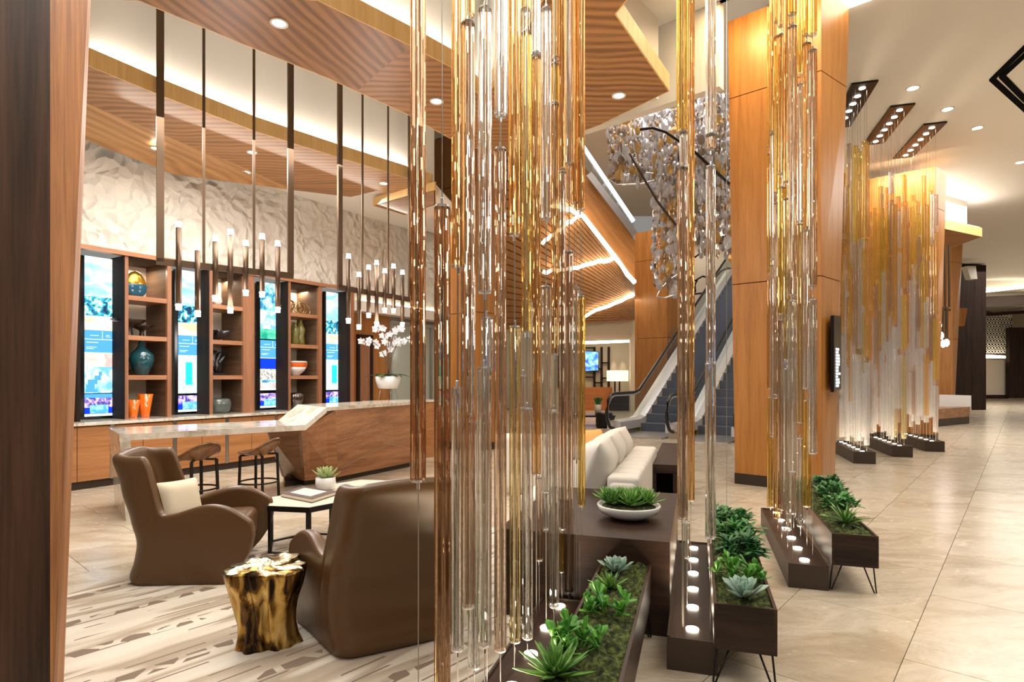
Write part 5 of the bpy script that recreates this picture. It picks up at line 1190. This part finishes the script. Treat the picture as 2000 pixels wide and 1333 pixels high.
for i, (oa, ob_) in enumerate(((0.0, 1.50), (1.50, 3.0))):
    t = thing('escalator', ep((oa+ob_)/2, 2, 0), ['escalator with the free-standing glass balustrade, farther from the walnut column', 'escalator half hidden by the tall walnut column'][i], 'escalator', 'escalators')
    if i == 0: balustrade(0, t)
    balustrade(ob_, t)
    k = 0; a = TS-.35; ns = int((TE-TS)/.38)
    for s in range(ns):
        a = TS-.2+s*.385; z = .0+s*.385*SL; b = MB(); mid = (oa+ob_)/2; w = (ob_-oa)-.26
        zc = z+.11; q = ep(mid, a+.2, zc); b.box(q, (.40, w, .22), math.atan2(E.y, E.x)); st = b.build('step', m_step, t)
        if s < 12:
            for sg in (-1, 1):
                b = MB(); q = ep(mid+sg*(w/2-.03), a+.2-.005, zc+.002); b.box(q, (.41, .05, .225), math.atan2(E.y, E.x)); b.build('edge_line', m_yel, st)
    b = MB(); q = ep((oa+ob_)/2, .7, .012); b.box(q, (1.6, 1.2, .02), math.atan2(E.y, E.x)); b.build('comb_plate', M['steel'], t)
# atrium surroundings
def wquad(name, pts, Y, th, mat, **kw): return slab(name, [W(px, py, Y) for px, py in pts], (0, th, 0), mat, **kw)
wquad('wall_atrium', [(1310, 620), (1460, 620), (1460, 440), (1310, 440)], 27, .2, M['white'], kind='structure')
wquad('floor_upper_slab', [(1300, 470), (1480, 470), (1480, 380), (1300, 380)], 26, .3, M['cream'], kind='structure')
wquad('wall_upper', [(1120, 400), (1480, 400), (1480, 130), (1120, 130)], 30, .2, plain('upper_wall_grey', (.42, .42, .46), .6), kind='structure')
wquad('wall_upper_dark', [(1135, 395), (1250, 395), (1250, 300), (1135, 300)], 29, .2, M['espresso'], kind='structure')
t = thing('balcony_rail', W(1390, 560, 25), 'curved dark handrail on the upper landing seen between the tubes', 'railing')
for pts_ in (((1350, 508), (1375, 490), (1400, 478), (1425, 470)), ((1352, 552), (1372, 540), (1395, 545), (1408, 530), (1420, 524), (1432, 526)), ((1355, 575), (1400, 570), (1435, 566)), ((1358, 572), (1357, 556), (1362, 548))):
    b = MB(); b.tube([W(px, py, 25) for px, py in pts_], .04, 6); b.build('rail', M['black'], t, smooth=True)
cv = wquad('cove_light', [(1352, 458), (1440, 452), (1440, 466), (1352, 470)], 25.5, .05, M['led']); tag(cv, 'bright warm cove behind the crystal chandelier above the escalators', 'cove light')
prism('ceiling_atrium', [(-1.4, 7), (4.2, 7), (15, 29), (15, 31), (-1.4, 31)], 9.9, 10.0, M['ceilw'], kind='structure')

# ------------------------------------------------------------------ DIAGONAL STAIR BODY
t = thing('staircase', W(1180, 500, 17), 'walnut-clad staircase descending diagonally behind the near tubes', 'staircase')
M['stairw'] = wood('stair_side_veneer', (.36, .14, .04), (.55, .25, .085), grain=(.6, 0, -.8), rough=.35)
M['slatw'] = wood('stair_slat_veneer', (.30, .13, .045), (.50, .25, .10), grain=(.6, .3, -.8), rough=.5)
slab('side_panel', [W(940, 28, 17), W(1240, 470, 17), W(1240, 552, 17), W(1136, 418, 17), W(940, 168, 17)], (0, .15, 0), M['stairw'], t)
# slatted underside: individual slats following the slope
nS = 26; tl, tr, br_, bl2 = W(940, 166, 17), W(1240, 552, 17), W(1240, 626, 24), W(940, 650, 24)
def sq(u, v): a = tl+(tr-tl)*u; b_ = bl2+(br_-bl2)*u; return a+(b_-a)*v
for k in range(nS):
    v0, v1 = k/nS, (k+.82)/nS
    slab('slat', [sq(0, v0), sq(1, v0), sq(1, v1), sq(0, v1)], (0, .03, .05), M['slatw'], t)
b = MB(); go = Vector((0, .14, .12)); nv_ = 26
gv = [sq(u_/6, v_/nv_)+go for v_ in range(nv_+1) for u_ in range(7)]
b.add(gv, [(v_*7+u_, v_*7+u_+1, (v_+1)*7+u_+1, (v_+1)*7+u_) for v_ in range(nv_) for u_ in range(6)]); b.build('soffit_backing', M['slatw'], t)
def son(px, py):
    # point on slat surface seen at px,py
    best = None
    for iu in range(81):
        for iv in range(41):
            p = sq(iu/80, iv/40); qx, qy = 1000+F*p.x/p.y, HY-F*(p.z-H)/p.y; d = (qx-px)**2+(qy-py)**2
            if best is None or d < best[0]: best = (d, p)
    return best[1]
for a, b_ in (((1137, 420), (1240, 552)), ((1118, 524), (1200, 505)), ((1105, 438), (1136, 420)), ((1142, 617), (1238, 577)), ((1080, 402), (1137, 418)), ((1060, 532), (1118, 524)), ((1060, 475), (1105, 438))):
    hc = Vector((0, 0, H)); pl_ = [hc+(son(a[0]+(b_[0]-a[0])*q/8, a[1]+(b_[1]-a[1])*q/8)-hc)*.978 for q in range(9)]
    b = MB()
    b.tube(pl_, .065, 4); b.build('led_line', M['led'], t)
gp = [W(1060, 170, 16.9), W(1238, 432, 16.9), W(1238, 470, 16.9), W(1060, 205, 16.9)]
slab('glass_balustrade', gp, (0, .02, 0), M['pane'], t)
bar('lit_handrail', W(1060, 168, 16.85), W(1238, 432, 16.85), .10, .06, emis('led_cool', (.85, .9, 1), 5), t)
bar('base_trim', W(1150, 340, 16.8), W(1240, 458, 16.8), .06, .18, M['steel'], t)
light('stair_glow', sq(.55, .45)+Vector((-.3, -1.5, -1.6)), 26, 2.5, 2.5, rot=(R(150), 0, 0), col=WARM)

# ------------------------------------------------------------------ ROOM BEYOND
wquad('wall_header', [(880, 660), (1243, 662), (1243, 622), (880, 640)], 24.2, .2, M['cream'], kind='structure')
wquad('wall_back_room', [(860, 812), (1300, 812), (1300, 640), (860, 640)], 26.95, .2, plain('beige_wallpaper', (.52, .44, .32), .8), kind='structure')
wquad('wall_back_jamb', [(1232, 808), (1250, 808), (1250, 650), (1232, 650)], 24.0, .3, M['cream'], kind='structure')
cv = wquad('cove_light', [(1140, 672), (1236, 668), (1236, 664), (1140, 667)], 25.0, .4, M['led']); tag(cv, 'long bright cove strip over the lounge beyond the sofa', 'cove light')
t = thing('lattice_screen', W(1165, 720, 26.8), 'dark wooden lattice screen on the lounge wall behind the television', 'screen')
for px in (1092, 1106, 1161, 1175, 1189): bar('upright', W(px, 758, 26.8), W(px, 678, 26.8), .10, .06, M['espresso'], t)
for a, b_, y in ((1092, 1106, 702), (1092, 1106, 735), (1140, 1161, 737), (1161, 1175, 721), (1175, 1189, 709), (1175, 1189, 739), (1161, 1175, 748), (1092, 1161, 680)): bar('cross_bar', W(a, y, 26.8), W(b_, y, 26.8), .06, .06, M['espresso'], t)
t = thing('television', W(1154, 705, 26.2), 'blue-lit television on the lattice wall of the far lounge', 'television')
slab('casing', [W(1142, 727, 26.62), W(1169, 725, 26.62), W(1170, 687, 26.62), W(1141, 685, 26.62)], (0, .15, 0), M['screenblack'], t)
slab('display', [W(1143, 725.5, 26.6), W(1168, 723.5, 26.6), W(1169, 688, 26.6), W(1142, 686.5, 26.6)], (0, .02, 0), photo('image_tv', [(.4, (.08, .12, .75)), (.5, (.15, .45, 1)), (.6, (.45, .75, 1))], 3, 3, s=1.3), t)
t = thing('table_lamp', W(1205, 775, 24.5), 'table lamp with a wide white drum shade in the far lounge', 'lamp')
def plathe(name, px, py0, py1, rpx, Y, mat, parent, r1=None):
    p = W(px, py1, Y); z1 = W(px, py0, Y).z; r = rpx/F*Y; b = MB(); b.lathe([(r, p.z), ((r1 or rpx)/F*Y, z1)], (p.x, p.y, 0), 24); return b.build(name, mat, parent, smooth=False)
plathe('shade', 1206, 724, 745, 21, 24.5, plain('lamp_shade', (.85, .8, .7), .8, emit=(1, .86, .66), es=.75), t)
plathe('stem', 1201, 745, 772, 1.5, 24.5, M['black'], t); plathe('stem', 1210, 745, 772, 1.5, 24.5, M['black'], t)
plathe('foot', 1205.5, 771, 775, 9, 24.5, M['black'], t)
for px, lb in ((1200, 'nearer wall-washer spot glowing above the drum lamp'), (1218, 'wall-washer spot glowing beside the first, above the drum lamp')):
    p = W(px, 690, 26.75); l = light('wall_spot', p, 25, .05, kind='SPOT', col=WARM); l.data.spot_size = R(38); l.data.spot_blend = .5; l.rotation_euler = (R(6), 0, 0)
t = thing('sideboard', W(1168, 785, 25), 'reddish wooden sideboard under the television', 'sideboard')
slab('body', [W(1140, 806, 25.2), W(1196, 806, 25.2), W(1196, 757, 25.2), W(1140, 757, 25.2)], (0, .5, 0), wood('red_sideboard', (.40, .12, .035), (.55, .20, .06), grain=(1, 0, 0)), t)
t = thing('sideboard', W(1222, 780, 25), 'small dark sideboard carrying the drum lamp', 'sideboard')
slab('body', [W(1192, 806, 24.9), W(1236, 806, 24.9), W(1236, 774, 24.9), W(1192, 774, 24.9)], (0, .5, 0), M['espresso'], t)
t = thing('side_table', W(1158, 830, 18), 'low dark table with a potted plant at the edge of the far lounge', 'side table')
pz = W(1155, 812, 17.5); box('top', (pz.x, pz.y, pz.z), (1.3, .8, .05), M['black'], t)
for dx, dy in ((-.6, -.35), (.6, -.35), (-.6, .35), (.6, .35)): box('leg', (pz.x+dx, pz.y+dy, pz.z/2), (.05, .05, pz.z), M['black'], t)
pz2 = W(1168, 805, 17.5); zt2 = pz.z+.025
t = thing('potted_snake_plant', (pz2.x, pz2.y, zt2), 'small spiky plant in a pale pot on the low dark table', 'potted plant')
lathe('pot', [(.09, 0), (.10, .30)], (0, 0, 0), M['hexs'], t, n=16, local=True)
b = MB()
for k in range(14): add_leaf(t, 'dark', (.04*math.cos(k), .04*math.sin(k), .28), k*2.4, 1.25, .26, b)
b.build('leaves', M['darkleaf'], t, local=True)
plathe_t = thing('stool', W(1190, 835, 16), 'round black drum stool beside the escalator newel', 'stool')
p = G(1180, 836); b = MB(); b.lathe([(.22, .0), (.24, .05), (.24, .40), (.20, .44)], (p.x, p.y, 0), 20); b.build('drum', M['black'], plathe_t)

# ------------------------------------------------------------------ CRYSTAL CHANDELIER
t = thing('chandelier', W(1300, 200, 14), 'spiralling chandelier of clear and amber crystal discs above the escalators', 'chandelier')
m_c = [plain('crystal_clear', (.66, .65, .70), .12, .35, coat=.5), plain('crystal_amber', (.60, .36, .12), .15, .35, coat=.5), plain('crystal_smoke', (.30, .22, .18), .15, .3, coat=.5), M['cable']]
random.seed(14)
def strand(x, y, z0, z1, pal):
    b = MB(); b.box((x, y, (ZC+.6+z0)/2), (.006, .006, ZC+.6-z0), k=3); z = z1
    while z > z0:
        r = random.choice([.03, .05, .07, .10, .12])*random.uniform(.8, 1.1); h = r*random.uniform(1.1, 1.9); a = random.random()*3.14; k = random.choices([0, 1, 2], pal)[0]
        d = Vector((math.cos(a), math.sin(a), 0)); n = Vector((-math.sin(a), math.cos(a), 0)); c = Vector((x, y, z-h)); vs = []
        for q in range(8): e = q*math.pi/4; vs.append(c+d*r*.8*math.cos(e)+Vector((0, 0, h*math.sin(e)*.8)))
        vs += [c+n*.02, c-n*.02]; b.add(vs, [(q, (q+1) % 8, 8) for q in range(8)]+[((q+1) % 8, q, 9) for q in range(8)], k)
        z -= h*2*.8+random.uniform(0, .06)
    b.build('crystal_strand', m_c, t)
def xy(px, Y): return ((px-1000)/F*Y, Y)
for k in range(215):
    px = random.uniform(1190, 1436); Y = random.uniform(12.8, 15.6); x, y = xy(px, Y)
    top_ = 238-(min(px, 1321)-1190)*.36 if px < 1321 else 192
    if px < 1268: bot = 345+random.uniform(-18, 5)
    elif px < 1350: bot = 345+(px-1262)*.6+random.uniform(0, 10)+(180 if px < 1330 and px > 1275 and random.random() < .55 else 0)
    else: bot = random.uniform(400, 500)
    lowp = bot > 400
    strand(x, y, H-(bot-HY)/F*Y, H-(top_-12-HY)/F*Y, (3, .5, .7) if random.random() < .6 else (2, 1.8, .6))
for ring in (((1190, 352), (1215, 343), (1250, 337), (1285, 340), (1290, 350), (1250, 360), (1205, 362)), ((1282, 580), (1290, 565), (1310, 545), (1340, 528), (1355, 540), (1345, 560), (1320, 575), (1300, 582))):
    b = MB(); b.tube([W(px, py, 13.5+.25*math.sin(i)) for i, (px, py) in enumerate(ring)], .02, 6, close=True); b.build('ring', M['chrome'], t, smooth=True)
b = MB(); b.tube([W(1250, 253, 12.6), W(1275, 250, 12.6), W(1300, 258, 12.6), W(1325, 275, 12.6), W(1360, 300, 12.6), (W(1425, 360, 12.6))], .03, 6); b.build('ring', M['black'], t, smooth=True)
b = MB(); b.tube([W(1230, 300, 12.6), W(1255, 345, 12.6), W(1285, 395, 12.6), W(1320, 440, 12.7)], .025, 6); b.build('ring', M['bronze'], t, smooth=True)
light('chandelier_spots', W(1290, 180, 13.0), 28, 2.5, 1.5, col=(1, .93, .86))

# ------------------------------------------------------------------ MENU BOARD ON THE COLUMN
mbp = W(1636, 736, 7.75); t = thing('menu_board', (mbp.x, mbp.y, 2.0), 'thin black wall-mounted display with rows of white text on the tall walnut column', 'screen')
ang = math.atan2(.785, .62); zz0, zz1 = H-(765-HY)/F*7.6, H-(621-HY)/F*7.6
e = Vector((math.cos(ang), math.sin(ang), 0)); nn = Vector((math.sin(ang), -math.cos(ang), 0)); c = Vector((W(1629, 736, 7.3).x, 7.3, 0))
sc0 = c; sc1 = c+e*.50
slab('casing', [sc0+Vector((0, 0, zz0)), sc1+Vector((0, 0, zz0+.03)), sc1+Vector((0, 0, zz1+.03)), sc0+Vector((0, 0, zz1))], -nn*.04, M['screenblack'], t)
for k in range(13):
    z = zz0+.06+(zz1-zz0-.45)*k/13; w_ = random.uniform(.12, .3)
    slab('text_line', [sc0+e*.12+nn*.002+Vector((0, 0, z)), sc0+e*(.12+w_)+nn*.002+Vector((0, 0, z)), sc0+e*(.12+w_)+nn*.002+Vector((0, 0, z+.03)), sc0+e*.12+nn*.002+Vector((0, 0, z+.03))], nn*.002, M['textw'] if 'textw' in M else M.setdefault('textw', emis('text_glow', (.8, .9, 1), 1.5)), t)

# ------------------------------------------------------------------ FAR RIGHT
ZE = 5.35
S_ = [zpt(1790, 425, ZE), zpt(1838, 446, ZE), zpt(1917, 463, ZE), zpt(1870, 480, ZE), zpt(1800, 500, ZE)]
t = thing('ceiling_soffit', (12.5, 16.6, ZE), 'pointed walnut ceiling soffit at the far desk, lit along its top', 'soffit')
prism('underside', S_, ZE, ZE+.04, M['soffit'], t); fascia(S_, ZE+.001, ZE+.25, .03, t)
bx_ = [(p[0]*1.0-.0, p[1]+.35) for p in (zpt(1790, 420, ZE), zpt(1838, 441, ZE), zpt(1908, 458, ZE))]+[zpt(1870, 478, ZE), zpt(1800, 498, ZE)]
prism('wall_white_box', bx_, ZE+.06, ZC, M['white'], kind='structure')
cove([S_[0], S_[1], S_[2]], ZE+.28, 'warm cove strip on the pointed soffit at the far desk', 5, inset=(0, .08))
t = thing('reception_desk', W(1860, 800, 19), 'far reception podium with white marble top and tapered walnut base', 'desk')
mz0, mz1 = .55, .95
f0, f1, f2 = G(1775, 838), G(1815, 836), G(1893, 826)
def at_(px, z, Y): return ((px-1000)/F*Y, Y)
bs = [(G(1770, 840)).xy, (G(1893, 828)).xy, (G(1888, 816)).xy, (G(1780, 812)).xy]
prism('kick_board', [tuple(p) for p in bs], 0, .22, M['plinth'], t)
b0 = [Vector((p.x, p.y, .22)) for p in bs]; cN = sum(b0, Vector())/4; b1_ = [cN+(p-cN)*1.05+Vector((0, 0, .30)) for p in b0]
mk('walnut_base', b0+b1_, BF, M['desk'], t)
mb_ = [W(1795, 793, 18.2), W(1897, 802, 18.2), W(1897, 773, 18.2), W(1795, 771, 18.2)]
slab('marble_block', mb_, (0, .8, 0), plain('white_marble', (.85, .84, .84), .2), t)
wquad('wall_dark_far', [(1862, 804), (1926, 801), (1926, 518), (1862, 516)], 25.5, 1.5, M['espresso'], kind='structure')
wquad('balcony_box', [(1858, 637), (1884, 637), (1890, 602), (1858, 602)], 22.5, .8, M['col'], kind='structure')
bw = wquad('ceiling_beam_white', [(1896, 545), (1909, 545), (1906, 520), (1888, 520)], 24.5, .3, M['white'], kind='structure')
wquad('trim_4', [(1920, 572), (2130, 550), (2130, 505), (1920, 523)], 30, .4, M['white'], kind='structure')
cv = wquad('cove_light', [(1922, 572), (2130, 549), (2130, 546), (1922, 569)], 29.8, .1, M['led']); tag(cv, 'bright cove line on the far corridor bulkhead', 'cove light')
prism('ceiling_corridor', [(20, 30.4), (46, 30.4), (46, 46), (20, 46)], 5.9, 6.0, M['ceilw'], kind='structure')
wquad('trim_5', [(1920, 600), (2130, 590), (2130, 570), (1920, 580)], 31, .2, M['bronze'], kind='structure')
for k, (y0, y1) in enumerate(((590, 585), (612, 606))): wquad('ceiling_beam_dark', [(1922, y0+6), (2100, y1), (2100, y1-6), (1922, y0)], 33+k, .2, M['espresso'], kind='structure')
wp = wquad('wall_far_corridor', [(1920, 775), (2130, 775), (2130, 560), (1920, 560)], 40, .3, M['cream'], kind='structure')
t = thing('lattice_frieze', W(1948, 650, 37), 'white lattice frieze lit from below over the far corridor', 'frieze')
slab('backing', [W(1922, 692, 37.2), W(1976, 694, 37.2), W(1976, 622, 37.2), W(1922, 605, 37.2)], (0, .2, 0), M['bronze'], t)
for r_ in range(11):
    for c_ in range(9):
        x0, y0 = 1923+c_*6+(3 if r_ % 2 else 0), 690-r_*7
        if x0+6 > 1977: continue
        b = MB(); ctr = W(x0+3, y0-3, 37.15); rr = .085
        b.tube([ctr+Vector((rr*math.cos(q*math.pi/3), 0, rr*1.1*math.sin(q*math.pi/3))) for q in range(6)], .022, 4, close=True); b.build('lattice_ring', M['white'], t)
cv = wquad('cove_light', [(1922, 700), (1972, 700), (1972, 696), (1922, 693)], 36.8, .3, M['led']); tag(cv, 'bright strip under the white lattice frieze', 'cove light')
wquad('wall_corridor_end', [(1920, 778), (1968, 778), (1968, 704), (1920, 702)], 36.5, .3, M['cream'], kind='structure')
wquad('baseboard_corridor', [(1920, 779), (1970, 779), (1970, 772), (1920, 772)], 36.3, .1, M['espresso'], kind='structure')
wquad('door_2', [(1972, 778), (2100, 778), (2100, 640), (1972, 640)], 36.0, .3, M['espresso'], kind='structure')
# small pendant in front of the far column
t = thing('pendant_light', W(1848, 640, 16.5), 'small bronze pendant with clustered glowing tips in front of the far walnut column', 'pendant light')
for px in (1829, 1838, 1846, 1854):
    b = MB(); p = W(px, 600, 16.5); b.box((p.x, p.y, (p.z+W(px, 478, 16.5).z)/2), (.045, .03, W(px, 478, 16.5).z-p.z)); b.build('hanger_bar', M['frame'], t)
bar('rail', W(1820, 603, 16.4), W(1856, 606, 16.4), .05, .06, M['frame'], t)
for px, py in ((1834, 636), (1812, 645), (1838, 656), (1814, 662), (1842, 672), (1849, 670)):
    b = MB(); p = W(px, py, 16.3); b.lathe([(.02, -.10), (.06, -.04), (.06, .04), (.02, .10)], tuple(p), 10); b.build('bulb', M['bulb'], t)
    b = MB(); b.lathe([(.035, .1), (.035, H-(600-HY)/F*16.3-p.z)], tuple(p), 8); b.build('light_tube', M['frame'], t)
# outer shell so that nothing is left open where the camera could step
box('wall_right_far', (33.5, 20, 3.2), (.2, 50, 6.4), M['cream'], kind='structure')
box('wall_back', (12, 43, 3.2), (44, .2, 6.4), M['cream'], kind='structure')
